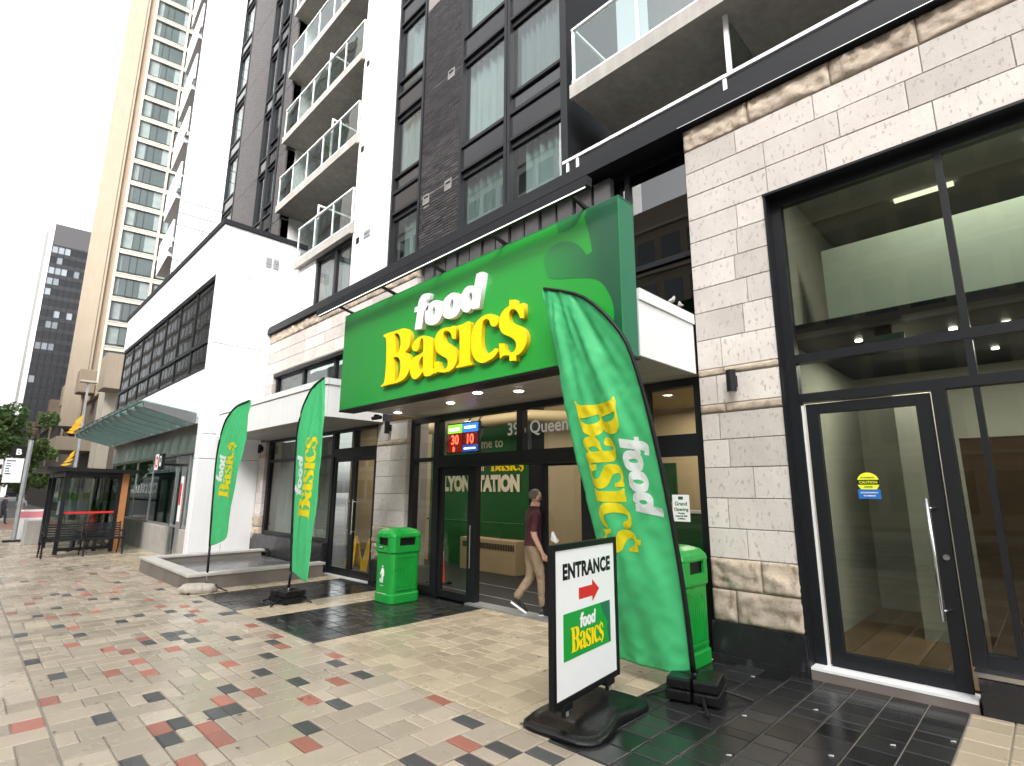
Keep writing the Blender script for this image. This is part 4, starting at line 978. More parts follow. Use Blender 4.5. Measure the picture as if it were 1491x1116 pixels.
# ================================================================== FEATHER FLAGS
def resample(pts, n):
    P = [Vector((p[0], p[1])) for p in pts]
    L = [0]
    for a, b in zip(P, P[1:]): L.append(L[-1] + (b - a).length)
    out = []
    for i in range(n + 1):
        s = L[-1] * i / n
        for j in range(len(P) - 1):
            if s <= L[j + 1] + 1e-9:
                t = (s - L[j]) / max(1e-9, L[j + 1] - L[j])
                p0, p1, p2, p3 = P[max(0, j - 1)], P[j], P[j + 1], P[min(len(P) - 1, j + 2)]
                out.append(0.5 * (2 * p1 + (p2 - p0) * t + (2 * p0 - 5 * p1 + 4 * p2 - p3) * t * t + (3 * p1 - p0 - 3 * p2 + p3) * t ** 3)); break
    return out
def flag(spec, base, label, pole_right, wr, amp):
    Y = spec['Y']; lean = spec.get('lean', .015)
    t = empty('feather_flag', base, 0, label, 'flag', 'green feather flags along the shop front')
    off = Vector((-base[0], -base[1], -base[2]))
    sgn = -1 if pole_right else 1
    tip = Vector(spec['R'][-1])
    hoist = resample(spec['R'] if pole_right else spec['L'], 24)
    def ydisp(x, z):
        # folds fan out from the curved top, hang as long soft pleats below, and gather at the pole
        u = (x - spec['L'][0][0])
        a = math.atan2(x - tip.x + sgn * 0.1, tip.y + 0.5 - z)
        w = 0.020 * math.sin(a * 24 + z * 1.3) + 0.013 * math.sin(a * 47 - z * 1.6 + 1.0) + 0.006 * math.sin(a * 83 + z * 4)
        w += 0.022 * math.sin(x * 6.0 + z * 1.6 + wr) + 0.005 * math.sin(x * 5 - z * 9 + wr * 2)
        w += 0.010 * (0.5 - abs(mnoise.noise(Vector((x * 2 + z * 2, z * 8 - x * 8, wr + 5)))) * 2) + 0.006 * (0.5 - abs(mnoise.noise(Vector((x * 5, z * 17 + x * 9, wr)))) * 2)
        d = min(abs(x - q.x) + abs(z - q.y) * .5 for q in hoist)
        return Y + w * amp * min(1.0, .12 + d / .22) - lean * z
    nv, nu = 120, 30
    Lr, Rr = resample(spec['L'], nv), resample(spec['R'], nv)
    v = []; f = []
    for i in range(nv + 1):
        for j in range(nu + 1):
            q = Lr[i].lerp(Rr[i], j / nu)
            dip = 0.03 * math.sin(j / nu * PI) * max(0, 1 - i / 10) * (-1)
            v.append((q.x, ydisp(q.x, q.y), q.y + dip))
    W = nu + 1
    for i in range(nv):
        for j in range(nu): f.append((i * W + j, i * W + j + 1, (i + 1) * W + j + 1, (i + 1) * W + j))
    me = bpy.data.meshes.new('cloth'); me.from_pydata(v, [], f); me.materials.append(FLAGG)
    bm = bmesh.new(); bm.from_mesh(me); bmesh.ops.solidify(bm, geom=bm.faces[:], thickness=0.0015); bm.to_mesh(me); bm.free()
    me.polygons.foreach_set('use_smooth', [True] * len(me.polygons))
    cl = link('cloth', me, t); cl.location = off
    # print, draped on the same folds
    a0, a1, a2 = (Vector(q) for q in spec['logo']); r0, r1, r2 = (Vector(q) for q in LREF)
    M = Matrix(((r1 - r0).to_tuple(), (r2 - r0).to_tuple())).transposed().inverted()
    for k, cs in LOGO_S.items():
        yel = k in ('B', 'a', 's', 'i', 'c', 'dollar')
        me = fill2d(cs)
        bm = bmesh.new(); bm.from_mesh(me)
        for vv in bm.verts:
            c = M @ (Vector((vv.co.x, vv.co.y)) - r0); p = a0 + (a1 - a0) * c[0] + (a2 - a0) * c[1]
            vv.co = Vector((p.x, 0, p.y))
        bmesh.ops.triangulate(bm, faces=bm.faces)
        for _ in range(3):
            ed = [e for e in bm.edges if e.calc_length() > 0.05]
            if not ed: break
            bmesh.ops.subdivide_edges(bm, edges=ed, cuts=1); bmesh.ops.triangulate(bm, faces=bm.faces)
        for vv in bm.verts: vv.co.y = ydisp(vv.co.x, vv.co.z) - 0.005
        bm.to_mesh(me); bm.free()
        me.materials.clear(); me.materials.append(FLAGY if yel else FLAGW)
        me.polygons.foreach_set('use_smooth', [True] * len(me.polygons))
        link('letter', me, cl)
    # pole follows the hoist; its sleeve runs along the curved edge
    H = Rr if pole_right else Lr
    pts = [(q.x + sgn * -0.012, Y - lean * q.y - .002, q.y) for q in H[::4]]
    m = MB(); m.tube(pts, [0.024 - 0.008 * i / len(pts) for i in range(len(pts))], 8); o = m.build('pole_sleeve', BLACK, t, smooth=True); o.location = off
    b = Vector(base)
    m = MB(); m.tube([(b.x, b.y, b.z + .12), tuple(Vector((b.x, b.y, b.z + .12)).lerp(Vector(pts[0]), .35))], .012, 10); o = m.build('spigot', STEEL, t, smooth=True); o.location = off
    m = MB(); m.tube([tuple(Vector((b.x, b.y, b.z + .12)).lerp(Vector(pts[0]), .3)), pts[0]], .02, 10); o = m.build('pole_foot', BLACK, t, smooth=True); o.location = off
    # cross legs on the ground
    for k in range(4):
        a = k * PI / 2 + 0.6
        x2, y2 = b.x + .42 * math.cos(a), b.y + .42 * math.sin(a)
        m = MB(); m.tube([(b.x, b.y, b.z + .11), (b.x + .15 * math.cos(a), b.y + .15 * math.sin(a), b.z + .09), (x2, y2, gz(x2) + .014)], .013, 8)
        o = m.build('leg', BLACK, t); o.location = off
    return t
def ballast(base, rz, label, w=0.44, d=0.36):
    t = empty('ballast_weight', base, rz, label, 'weight', 'black ballast weights of the flags')
    for k in range(2):
        for s in (-1, 1):
            m = MB(); z0 = .025 + .085 * k; q = .97 - .06 * k
            x0, x1 = (-w / 2 * q, -.008) if s < 0 else (.008, w / 2 * q)
            m.box(x0, -d / 2 * q, z0, x1, d / 2 * q, z0 + .078); m.build('slab', RUBBER, t, bevel=.014)
fa = flag(FLAG_A, (-2.29, 4.50, gz(-2.29)), 'tallest green feather flag, beside the entrance sign, its tip over the green shop sign', True, 0.3, 1.0)
fb_ = flag(FLAG_B, (-8.79, 3.85, gz(-8.8)), 'green feather flag on a black weight in front of the black double doors', False, 2.1, .45)
fc = flag(FLAG_C, (-10.86, 3.28, gz(-10.9)), 'green feather flag weighed by a sandbag at the corner of the low planter', False, 4.4, .40)
ballast((-2.30, 4.48, gz(-2.3)), .25, 'stacked black weight with four slabs at the foot of the tallest flag')
ballast((-8.79, 3.85, gz(-8.8)), .1, 'black weight at the foot of the flag in front of the double doors', .5, .38)
# sandbag
t = bpy.data.meshes.new('sandbag'); bm = bmesh.new()
bmesh.ops.create_uvsphere(bm, u_segments=28, v_segments=16, radius=1)
for v in bm.verts:
    x, y, z = v.co
    sq = lambda q, p: math.copysign(abs(q) ** p, q)
    n = 1 + .10 * mnoise.noise(Vector((x * 3, y * 3, z * 3))) + .04 * mnoise.noise(Vector((x * 9, y * 9, z * 9)))
    v.co = Vector((sq(x, .7) * .36 * n, sq(y, .75) * .19 * n, max(-.07, sq(z, .8) * .10 * n)))
    if abs(v.co.x) > .30: v.co.z *= .5; v.co.y *= .8
bm.to_mesh(t); bm.free(); t.materials.append(mat('sandbag_cloth', (.40, .37, .31), .9, var=.2, vscale=12, bump=.4, bscale=90, fleck=(16, (.2, .17, .13), .5)))
t.polygons.foreach_set('use_smooth', [True] * len(t.polygons))
sb = link('sandbag', t); sb.location = (-10.74, 3.12, gz(-10.8) + .066); sb.rotation_euler = (.05, .06, 1.25); sb.scale = (.85, .85, .9)
tag(sb, 'dirty beige sandbag lying on the flag foot by the planter corner', 'sandbag')

# ================================================================== ENTRANCE A-BOARD
af = empty('pavement_sign', (-2.74, 3.60, gz(-2.74)), math.atan2(.94, -.12) , 'white entrance sign with red arrow in a black frame on a black rubber base', 'sign')
# local x runs along the board (towards the wall), local -y ... faces the camera side
BW, BH, BZ = 1.02, 1.11, 0.17
m = MB(); hw = BW / 2
m.box(-hw, -.022, BZ, -hw + .045, .022, BZ + BH); m.box(hw - .045, -.022, BZ, hw, .022, BZ + BH); m.box(-hw + .045, -.0215, BZ, hw - .045, .0215, BZ + .045); m.box(-hw + .045, -.0215, BZ + BH - .045, hw - .045, .0215, BZ + BH)
m.build('frame', BLACK, af, bevel=.006)
m = MB(); m.box(-hw + .043, -.012, BZ + .043, hw - .043, .012, BZ + BH - .043); m.build('poster', LWHITE, af)
pn = (0, -1, 0)
FR = -.0135
place2d(text_mesh('ENTRANCE', .150, .0075, 'CENTER', space=1.06), 'lettering', BLACK, (0.015, FR, BZ + .855), (.94, 0, 0), (0, 0, 1), af, pn)
RED = mat('print_red', (.62, .02, .02), .5, var=.03)
me = fill2d([[(-.165, -.042), (.045, -.042), (.045, -.085), (.16, 0), (.045, .085), (.045, .042), (-.165, .042)]])
place2d(me, 'arrow', RED, (0.035, FR, BZ + .725), (1, 0, 0), (0, 0, 1), af, pn)
lw0, lw1, lz0, lz1 = -.36, .37, BZ + .285, BZ + .61
m = MB(); m.box(lw0, FR - .001, lz0, lw1, FR + .0005, lz1); m.build('logo_panel', GREEN, af)
me = fill2d([smooth_poly([(.20, lz1 - .002, 1), (.26, lz1 - .09), (.33, lz1 - .17), (.31, lz0 + .12), (.345, lz0 + .002, 1), (.369, lz0 + .002, 1), (.369, lz1 - .002, 1)])])
place2d(me, 'ghost_print', GREEND, (0, FR - .0022, 0), (1, 0, 0), (0, 0, 1), af, pn)
xs_ = [p[0] for v in LOGO.values() for c in v for p in c]; zs_ = [p[1] for v in LOGO.values() for c in v for p in c]
sc = .51 / (max(xs_) - min(xs_)); scz = .275 / (max(zs_) - min(zs_))
for k, cs in LOGO_S.items():
    me = fill2d([[(-.265 + (p[0] - min(xs_)) * sc, lz0 + .025 + (p[1] - min(zs_)) * scz) for p in c] for c in cs])
    place2d(me, 'letter', YELLOW if k in ('B', 'a', 's', 'i', 'c', 'dollar') else LWHITE, (0, FR - .0034, 0), (1, 0, 0), (0, 0, 1), af, pn)
for s in (-1, 1):
    for q in (-.022, .022):
        m = MB(); m.tube([(s * .33 + q, 0, .09), (s * .33 + q, 0, BZ + .02)], .015, 10); m.build('spring_post', GALV if q > 0 else BLACK, af)
    m = MB(); m.box(s * .33 - .06, -.03, BZ - .035, s * .33 + .06, .03, BZ + .01); m.build('bracket', BLACK, af, bevel=.005)
# rubber base: a wavy tray thick in the middle, thin at its edges
bs = MB(); bn_ = 40
def base_ring(f, z, wave):
    out = []
    for i in range(bn_):
        a = 2 * PI * (i + .5) / bn_; c, s = math.cos(a), math.sin(a)
        r = 1 / (abs(c) ** 5 + abs(s) ** 5) ** .2
        x, y = .50 * r * c * f, .33 * r * s * f * (1 - .16 * math.exp(-(r * c * 2.4) ** 2))
        out.append((x, y, z + wave * .03 * (math.cos(x * 6.0) * .6 + (abs(y) / .33) ** 2 * -.7)))
    return out
bs.loft([base_ring(1.0, .0, 0), base_ring(1.03, .012, 0), base_ring(1.02, .035, .3), base_ring(.95, .062, .8), base_ring(.88, .068, 1), base_ring(.84, .060, 1), base_ring(.60, .064, .7), base_ring(.30, .072, .3), base_ring(.05, .075, 0)])
bs.build('base', RUBBER, af, smooth=True)

# ================================================================== LITTER BINS
def rrect(hx, hy, r, z, n=5):
    out = []
    for cx, cy, a0 in ((hx - r, hy - r, 0), (-hx + r, hy - r, 90), (-hx + r, -hy + r, 180), (hx - r, -hy + r, 270)):
        for i in range(n + 1):
            a = math.radians(a0 + 90 * i / n); out.append((cx + r * math.cos(a), cy + r * math.sin(a), z))
    return out
def make_bin(base, rz, label):
    t = empty('litter_bin', base, rz, label, 'litter bin', 'green plastic litter bins by the entrance')
    m = MB()
    m.loft([rrect(.245, .275, .09, 0), rrect(.255, .285, .09, .012), rrect(.255, .285, .09, .13), rrect(.238, .268, .085, .145), rrect(.243, .273, .085, .74), rrect(.262, .292, .09, .765), rrect(.262, .292, .09, .80)])
    m.build('body', BING, t)
    # hood: walls with an opening on every side, then a domed lid
    m = MB(); H0, H1 = .80, 1.0
    m.loft([rrect(.262, .292, .09, H0), rrect(.262, .292, .09, .865), rrect(.235, .265, .08, .866), rrect(.235, .265, .08, H0)], False)
    for sx_ in (-1, 1):
        for sy_ in (-1, 1):
            pts = []
            cx, cy = sx_ * (.262 - .09), sy_ * (.292 - .09)
            for i in range(7):
                a = math.atan2(sy_, 0) + 0; th = i / 6 * PI / 2
                pts.append((cx + sx_ * .09 * math.cos(th), cy + sy_ * .09 * math.sin(th)))
            e0 = (sx_ * .262, sy_ * .15); e1 = (sx_ * .14, sy_ * .292)
            o_ = [e0] + pts + [e1]; i_ = [(sx_ * .235, sy_ * .15)] + [(cx + sx_ * .063 * math.cos(i / 6 * PI / 2), cy + sy_ * .063 * math.sin(i / 6 * PI / 2)) for i in range(7)] + [(sx_ * .14, sy_ * .265)]
            ring0 = [(a, b, .86) for a, b in o_ + i_[::-1]]; ring1 = [(a, b, H1) for a, b in o_ + i_[::-1]]
            m.loft([ring0, ring1])
    m.loft([rrect(.262, .292, .09, .985), rrect(.266, .296, .09, 1.005), rrect(.258, .288, .09, 1.045), rrect(.215, .25, .085, 1.095), rrect(.13, .16, .07, 1.125), rrect(.03, .04, .02, 1.132)])
    m.build('hood', BING, t)
    m = MB(); m.loft([rrect(.20, .23, .06, .75), rrect(.20, .23, .06, .90)]); m.loft([rrect(.225, .255, .07, .84), rrect(.225, .255, .07, .99)], False); m.build('liner', BLACK, t)
    # ribbed side panels and the recessed front
    for s in (-1, 1):
        m = MB()
        for i in range(9): m.box(s * .236, -.16 + i * .04 - .009, .24, s * .2475, -.16 + i * .04 + .009, .66)
        m.build('rib_panel', BING, t)
        MB().box(s * .236, -.19, .68, s * .25, .19, .70).build('moulding', BING, t); MB().box(s * .236, -.19, .195, s * .25, .19, .212).build('moulding', BING, t)
        m = MB()
        for i in range(5): m.box(s * .2385, -.10 + i * .05 - .008, .165, s * .2415, -.10 + i * .05 + .008, .175)
        m.build('slot_row', BLACK, t)
    # white person-dropping-litter pictogram on the street side
    me = fill2d([smooth_poly([(-.02, .10, 1), (.02, .10, 1), (.045, .06), (.05, -.02, 1), (.03, -.02, 1), (.025, .03, 1), (.022, -.12, 1), (.004, -.12, 1), (0, -.03, 1), (-.004, -.12, 1), (-.022, -.12, 1), (-.024, .03, 1), (-.06, -.01, 1), (-.07, .005, 1), (-.035, .075)], 3),
                 [(.018 * math.cos(a * PI / 8), .125 + .018 * math.sin(a * PI / 8)) for a in range(16)],
                 [(-.075, -.055), (-.035, -.055), (-.042, -.12), (-.068, -.12)]])
    place2d(me, 'pictogram', LWHITE, (0.0, -.2765, .42), (1, 0, 0), (0, 0, 1), t)
    m = MB(); m.box(-.10, -.2965, .815, .02, -.2945, .855); m.build('label_plate', BLACK, t)
    m = MB()
    for i in range(5): m.box(-.09 + i * .02, -.298, .828, -.09 + i * .02 + .013, -.2966, .843)
    m.build('label_marks', LWHITE, t)
    m = MB(); m.box(-.05, -.281, .255, .05, -.279, .262); m.box(-.11, -.290, .145, .13, -.286, .150); m.build('label_marks', LWHITE, t)
    return t
bin1 = make_bin((-7.68, 5.13, gz(-7.7)), 0.0, 'green plastic litter bin left of the automatic doors, below the green sign')
bin2 = copy_tree(bin1); bin2.location = (-2.90, 5.30, gz(-2.9)); bin2.rotation_euler = (0, 0, 0.0)
bin2['label'] = 'green litter bin half hidden behind the tallest feather flag, against the limestone pier'

# ================================================================== SCREEN AND NOTICES BEHIND THE GLASS
tv = empty('lottery_screen', (-7.05, 5.90, 2.52), 0.0, 'lit lottery jackpot screen with red digits behind the transom glass', 'screen')
m = MB(); m.box(-.42, 0, -.25, .42, .05, .27); m.build('housing', BLACK, tv)
for x0, x1, z0, z1, c, s in ((-.40, -.01, .10, .25, (.16, .55, .03), 1.0), (-.40, -.01, -.23, .10, (.12, .004, .004), .7), (.01, .40, .10, .25, (.02, .12, .5), 1.0), (.01, .40, -.12, .10, (.10, .004, .01), .6), (.01, .40, -.23, -.12, (.02, .05, .25), .8)):
    m = MB(); m.box(x0, -.004, z0, x1, 0.001, z1); m.build('screen_panel', emit_mat('screen_%d' % int((x0 + z0 + 2) * 1000), c, s), tv)
LED = emit_mat('led_red', (1, .06, .03), 2.2)
for s, x, z, sz in (('30', -.30, -.09, .22), ('10', .09, -.09, .22), ('0', -.25, -.215, .11)):
    place2d(text_mesh(s, sz, .006), 'digits', LED, (x, -.006, z), (.95, 0, 0), (0, 0, 1), tv, (0, -1, 0))
m = MB(); m.box(-.36, -.006, .14, -.08, -.0045, .19); m.box(.05, -.006, .16, .34, -.0045, .20); m.box(.05, -.006, -.19, .34, -.0045, -.165); m.build('screen_line', emit_mat('screen_white', (1, 1, 1), 1.2), tv)
nb = empty('paper_notice', (-3.06, 5.846, 1.46), 0, 'white paper Grand Opening notice taped inside the glass by the right green bin', 'notice')
m = MB(); m.box(-.105, 0, -.15, .105, .003, .15); m.build('paper', LWHITE, nb)
DKG = mat('print_dark_green', (.01, .09, .03), .6)
for s, z, sz in (('Grand', .03, .06), ('Opening', -.03, .05), ('Thursday', -.065, .022), ('August 28, 2025', -.095, .022), ('at 8:00am', -.125, .022)):
    place2d(text_mesh(s, sz, .0015, 'CENTER'), 'lettering', DKG, (0, -.001, z), (1, 0, 0), (0, 0, 1), nb, (0, -1, 0))
m = MB(); m.box(-.03, -.002, .095, .03, -.0005, .13); m.build('print_block', DKG, nb)
st = empty('door_sticker', (-1.20, 5.876, 1.74), 0, 'round yellow automatic caution door sticker with blue lower half on the glass door', 'sticker')
YS = mat('sticker_yellow', (.72, .80, .03), .5); BS = mat('sticker_blue', (.01, .12, .42), .5)
m = MB(); m.tube([(0, 0, .0), (0, .002, 0)], .088, 32); m.build('disc', YS, st)
m = MB(); m.box(-.088, -.0012, -.15, .088, -.0002, -.065); m.build('label_plate', BS, st)
m = MB(); m.box(-.088, -.0024, -.022, .088, -.0012, .022); m.build('label_plate', BLACK, st)
for s, z, sz, mt_ in (('CAUTION', -.0115, .032, YS), ('AUTOMATIC', .035, .019, BLACK), ('DOOR', -.05, .022, BLACK), ('ACTIVATE SWITCH', -.10, .016, LWHITE), ('TO OPERATE', -.128, .016, LWHITE)):
    place2d(text_mesh(s, sz, .0006, 'CENTER'), 'lettering', mt_, (0, -.0034, z), (1, 0, 0), (0, 0, 1), st, (0, -1, 0))
# wet floor signs inside, and an added post standing in for a reflected cone
WF = mat('yellow_plastic', (.80, .45, .01), .4, var=.05)
def wet_sign(x, y, label, rz):
    t = empty('wet_floor_sign', (x, y, gz(-6) + .0), rz, label, 'floor sign', 'yellow wet floor signs behind the left doors')
    for s in (-1, 1):
        m = MB(); m.hexa([(-.15, s * .14 - .006, 0), (.15, s * .14 - .006, 0), (.15, s * .14 + .006, 0), (-.15, s * .14 + .006, 0), (-.09, s * .012 - .006, .64), (.09, s * .012 - .006, .64), (.09, s * .012 + .006, .64), (-.09, s * .012 + .006, .64)]); m.build('board', WF, t)
    m = MB(); m.box(-.07, -.02, .60, .07, .02, .66); m.build('hinge', WF, t)
wet_sign(-11.6, 6.55, 'yellow wet floor sign behind the left leaf of the double doors', .2)
wet_sign(-10.75, 6.45, 'yellow wet floor sign behind the right leaf of the double doors', -.1)
OR = mat('cone_orange', (.75, .10, .02), .5)
t = empty('reflected_cone', (-8.35, 6.5, gz(-6)), 0, 'orange post with white bands placed inside for a cone reflected in the glass', 'traffic cone')
m = MB(); m.loft([rrect(.18, .18, .03, 0), rrect(.18, .18, .03, .04)]); m.build('base', BLACK, t)
m = MB(); m.tube([(0, 0, .04), (0, 0, .95)], [.11, .045], 18); m.build('cone', OR, t)
for a, b in ((.5, .58), (.68, .75)): m = MB(); m.tube([(0, 0, a), (0, 0, b)], [.113 - .0715 * a, .113 - .0715 * b], 18); m.build('band', LWHITE, t)

# ================================================================== SMALL BIRDS
BW_ = mat('white_feather', (.36, .345, .32), .8, var=.1); BG = mat('grey_feather', (.30, .27, .24), .8, var=.2, vscale=30)
def bird(loc, rz, label, sc, col):
    t = empty('bird', loc, rz, label, 'bird')
    m = MB(); P = [(-.09, 0, .025), (-.055, 0, .04), (-.02, 0, .055), (.015, 0, .075), (.035, 0, .10), (.045, 0, .122), (.052, 0, .135), (.066, 0, .132)]
    m.tube([(a * sc, b * sc, c * sc) for a, b, c in P], [q * sc for q in (.004, .02, .034, .036, .028, .024, .019, .003)], 12); m.build('body', col, t, smooth=True)
    for s in (-1, 1):
        m = MB(); m.tube([(.02 * sc, s * .030 * sc, .075 * sc), (-.03 * sc, s * .036 * sc, .05 * sc), (-.09 * sc, s * .014 * sc, .03 * sc)], [.010 * sc, .016 * sc, .004 * sc], 8); m.build('wing', BG, t, smooth=True)
        m = MB(); m.tube([(.0, s * .012 * sc, 0), (.0, s * .012 * sc, .035 * sc)], .003 * sc, 6); m.build('leg', BLACK, t)
        m = MB(); m.tube([(.052 * sc, s * .0175 * sc, .132 * sc), (.053 * sc, s * .0195 * sc, .132 * sc)], .004 * sc, 8); m.build('eye', BLACK, t)
    m = MB(); m.tube([(.064 * sc, 0, .132 * sc), (.082 * sc, 0, .127 * sc)], [.006 * sc, .001], 8); m.build('beak', BLACK, t)
    return t
bird((-2.69, 3.16, gz(-2.7) + .17 + 1.11), 2.6, 'small white bird perched on the left top corner of the entrance sign', .62, BW_)
bird((-2.70, 5.21, 3.662), 1.2, 'small pale bird on the white canopy edge, nearer the green sign', .72, BW_)
bird((-2.70, 5.40, 3.662), 2.2, 'small pale bird on the white canopy edge, nearer the stone wall', .68, BG)

# ================================================================== PEOPLE
def skin_body(name, nodes, edges, root, parent, mats, pick, sub=2, crease=0.0):
    """one continuous figure grown over a skeleton; pick(face centre) chooses the material"""
    me = bpy.data.meshes.new(name); keys = list(nodes); idx = {k: i for i, k in enumerate(keys)}
    me.from_pydata([nodes[k][0] for k in keys], [(idx[a], idx[b]) for a, b in edges], [])
    o = bpy.data.objects.new(name, me); COL.objects.link(o)
    sk = o.modifiers.new('skin', 'SKIN'); sk.use_smooth_shade = True; sk.branch_smoothing = 0.4
    if not me.skin_vertices: 
        pass
    ss = o.modifiers.new('sub', 'SUBSURF'); ss.levels = sub; ss.render_levels = sub
    lay = me.skin_vertices[0].data
    for k in keys:
        r = nodes[k][1]; lay[idx[k]].radius = (r, r) if not isinstance(r, tuple) else r
        lay[idx[k]].use_root = (k == root)
    dg = bpy.context.evaluated_depsgraph_get(); dg.update()
    me2 = bpy.data.meshes.new_from_object(o.evaluated_get(dg), depsgraph=dg)
    bpy.data.objects.remove(o)
    for m in mats: me2.materials.append(m)
    for p in me2.polygons:
        p.material_index = pick(p.center); p.use_smooth = True
    if crease:   # cloth folds: bunch at the joints, run down the limbs
        me2.update()
        for v in me2.vertices:
            c = v.co
            k = 0.0 if c.z > 1.46 or (abs(c.x) > .178 and c.z < 1.14) or c.z < .06 else 1.0
            v.co += v.normal * k * crease * ((.5 - abs(mnoise.noise(Vector((c.x * 14, c.y * 14, c.z * 9)))) * 2.2) + .6 * mnoise.noise(Vector((c.x * 26 + c.z * 20, c.y * 26, c.z * 30))))
    return link(name, me2, parent)
SKINM = mat('skin', (.50, .29, .21), .55, var=.05); HAIR = mat('grey_hair', (.13, .11, .095), .8, var=.25, vscale=60)
MAROON = mat('maroon_polo', (.055, .008, .017), .8, var=.12, vscale=14, bump=.15, bscale=40); KHAKI = mat('khaki_trousers', (.24, .175, .11), .85, var=.12, vscale=12, bump=.3, bscale=25)
SHOE = mat('black_shoe', (.015, .015, .016), .5); SOLE = mat('white_sole', (.8, .8, .78), .5)
def shoe(loc, yaw, pitch, parent):
    m = MB()
    outl = [(0, -.095), (.036, -.085), (.042, -.03), (.038, .03), (.05, .10), (.045, .155), (.015, .185), (-.02, .18), (-.045, .145), (-.047, .08), (-.036, .03), (-.04, -.03), (-.036, -.085)]
    up = lambda s, z, zt=0: [(x * s, y * s + (1 - s) * .01, z) for x, y in outl]
    m.cur = 1; m.loft([up(1.05, 0), up(1.06, .028)])
    m.cur = 0
    top = [(x * .62, -.03 + (y + .03) * .42, .105) for x, y in outl]; mid = [(x * .95, y * .97, .05 if y > .08 else .07) for x, y in outl]
    m.loft([up(1.0, .029), mid, top])
    o = m.build('shoe', [SHOE, SOLE], parent, smooth=False)
    o.location = loc; o.rotation_euler = (pitch, 0, yaw); return o
man = empty('person', (-5.40, 5.88, gz(-6)), -0.55, 'man in maroon polo shirt and khaki trousers walking in through the open doors', 'person')
Nn = {
 'pelvis': ((0, 0, .93), (.165, .125)), 'waist': ((0, .0, 1.06), (.165, .125)), 'chest': ((0, .005, 1.24), (.19, .125)), 'upper': ((0, -.005, 1.385), (.165, .10)), 'neck': ((0, .01, 1.47), .062), 'neck2': ((.005, .03, 1.53), .058),
 'head': ((.012, .05, 1.60), (.076, .09)), 'crown': ((.01, .045, 1.675), (.072, .088)), 'top': ((.01, .035, 1.715), (.045, .055)),
 'nose': ((.03, .146, 1.60), .013), 'earL': ((-.075, .035, 1.60), .014), 'earR': ((.092, .04, 1.60), .014), 'chin': ((.02, .11, 1.545), .032),
 'shR': ((.175, -.005, 1.375), .068), 'elR': ((.235, -.06, 1.11), .047), 'foR': ((.245, .0, .98), .038), 'wrR': ((.25, .05, .885), .029), 'paR': ((.25, .075, .83), (.022, .036)),
 'shL': ((-.175, -.005, 1.375), .068), 'elL': ((-.235, .0, 1.11), .047), 'foL': ((-.235, .09, 1.0), .038), 'wrL': ((-.225, .17, .92), .029), 'paL': ((-.22, .21, .88), (.022, .036)),
 'hipR': ((.088, .0, .86), (.105, .115)), 'knR': ((.095, .10, .50), .073), 'anR': ((.10, .115, .12), .062), 'hipL': ((-.088, -.01, .86), (.105, .115)), 'knL': ((-.095, .0, .50), .073), 'anL': ((-.10, -.235, .205), .060)}
Ee = [('pelvis', 'waist'), ('waist', 'chest'), ('chest', 'upper'), ('upper', 'neck'), ('neck', 'neck2'), ('neck2', 'head'), ('head', 'crown'), ('crown', 'top'), ('head', 'nose'), ('head', 'earL'), ('head', 'earR'), ('neck2', 'chin'),
      ('upper', 'shR'), ('shR', 'elR'), ('elR', 'foR'), ('foR', 'wrR'), ('wrR', 'paR'), ('upper', 'shL'), ('shL', 'elL'), ('elL', 'foL'), ('foL', 'wrL'), ('wrL', 'paL'),
      ('pelvis', 'hipR'), ('hipR', 'knR'), ('knR', 'anR'), ('pelvis', 'hipL'), ('hipL', 'knL'), ('knL', 'anL')]
for s, sg_ in (('R', 1), ('L', -1)):
    p = Vector(Nn['pa' + s][0]); d = (p - Vector(Nn['wr' + s][0])).normalized()
    for i, (off, ln) in enumerate(((.026, .060), (.009, .070), (-.009, .066), (-.025, .052))):
        a = p + Vector((0, off, 0)) + d * .03; b = a + d * ln * .55 + Vector((-sg_ * .004, 0, 0)); c = b + d * ln * .45 + Vector((-sg_ * .014, 0, 0))
        Nn['f%s%da' % (s, i)] = (tuple(a), .010); Nn['f%s%db' % (s, i)] = (tuple(b), .009); Nn['f%s%dc' % (s, i)] = (tuple(c), .0075)
        Ee += [('pa' + s, 'f%s%da' % (s, i)), ('f%s%da' % (s, i), 'f%s%db' % (s, i)), ('f%s%db' % (s, i), 'f%s%dc' % (s, i))]
    a = p + Vector((-sg_ * .012, .038, .0)); b = a + d * .045 + Vector((-sg_ * .012, .012, 0))
    Nn['t%sa' % s] = (tuple(a), .011); Nn['t%sb' % s] = (tuple(b), .009); Ee += [('pa' + s, 't%sa' % s), ('t%sa' % s, 't%sb' % s)]
def pickman(c):
    if c.z > 1.485: return 0
    if abs(c.x) > .178 and c.z < 1.15: return 0
    if c.z < .955: return 2
    return 1
skin_body('body', Nn, Ee, 'pelvis', man, [SKINM, MAROON, KHAKI], pickman, 3, .008)
def hair_cap(parent, c, r, m_, front=.35):
    bm = bmesh.new(); bmesh.ops.create_uvsphere(bm, u_segments=26, v_segments=18, radius=1)
    for v in bm.verts:
        n = 1 + .05 * mnoise.noise(v.co * 7)
        v.co = Vector((v.co.x * r[0] * n, v.co.y * r[1] * n, v.co.z * r[2] * n))
    bmesh.ops.delete(bm, geom=[f for f in bm.faces if (lambda q: q.y / r[1] > front + .25 * (q.z / r[2]) or q.z / r[2] < -.62)(f.calc_center_median())], context='FACES')
    me = bpy.data.meshes.new('hair'); bm.to_mesh(me); bm.free(); me.materials.append(m_); me.polygons.foreach_set('use_smooth', [True] * len(me.polygons))
    o = link('hair', me, parent); o.location = c; return o
m = MB(); m.tube([(.168 * math.cos(a * PI / 12), .128 * math.sin(a * PI / 12), .958) for a in range(25)], .012, 8); m.build('shirt_hem', MAROON, man, smooth=True)
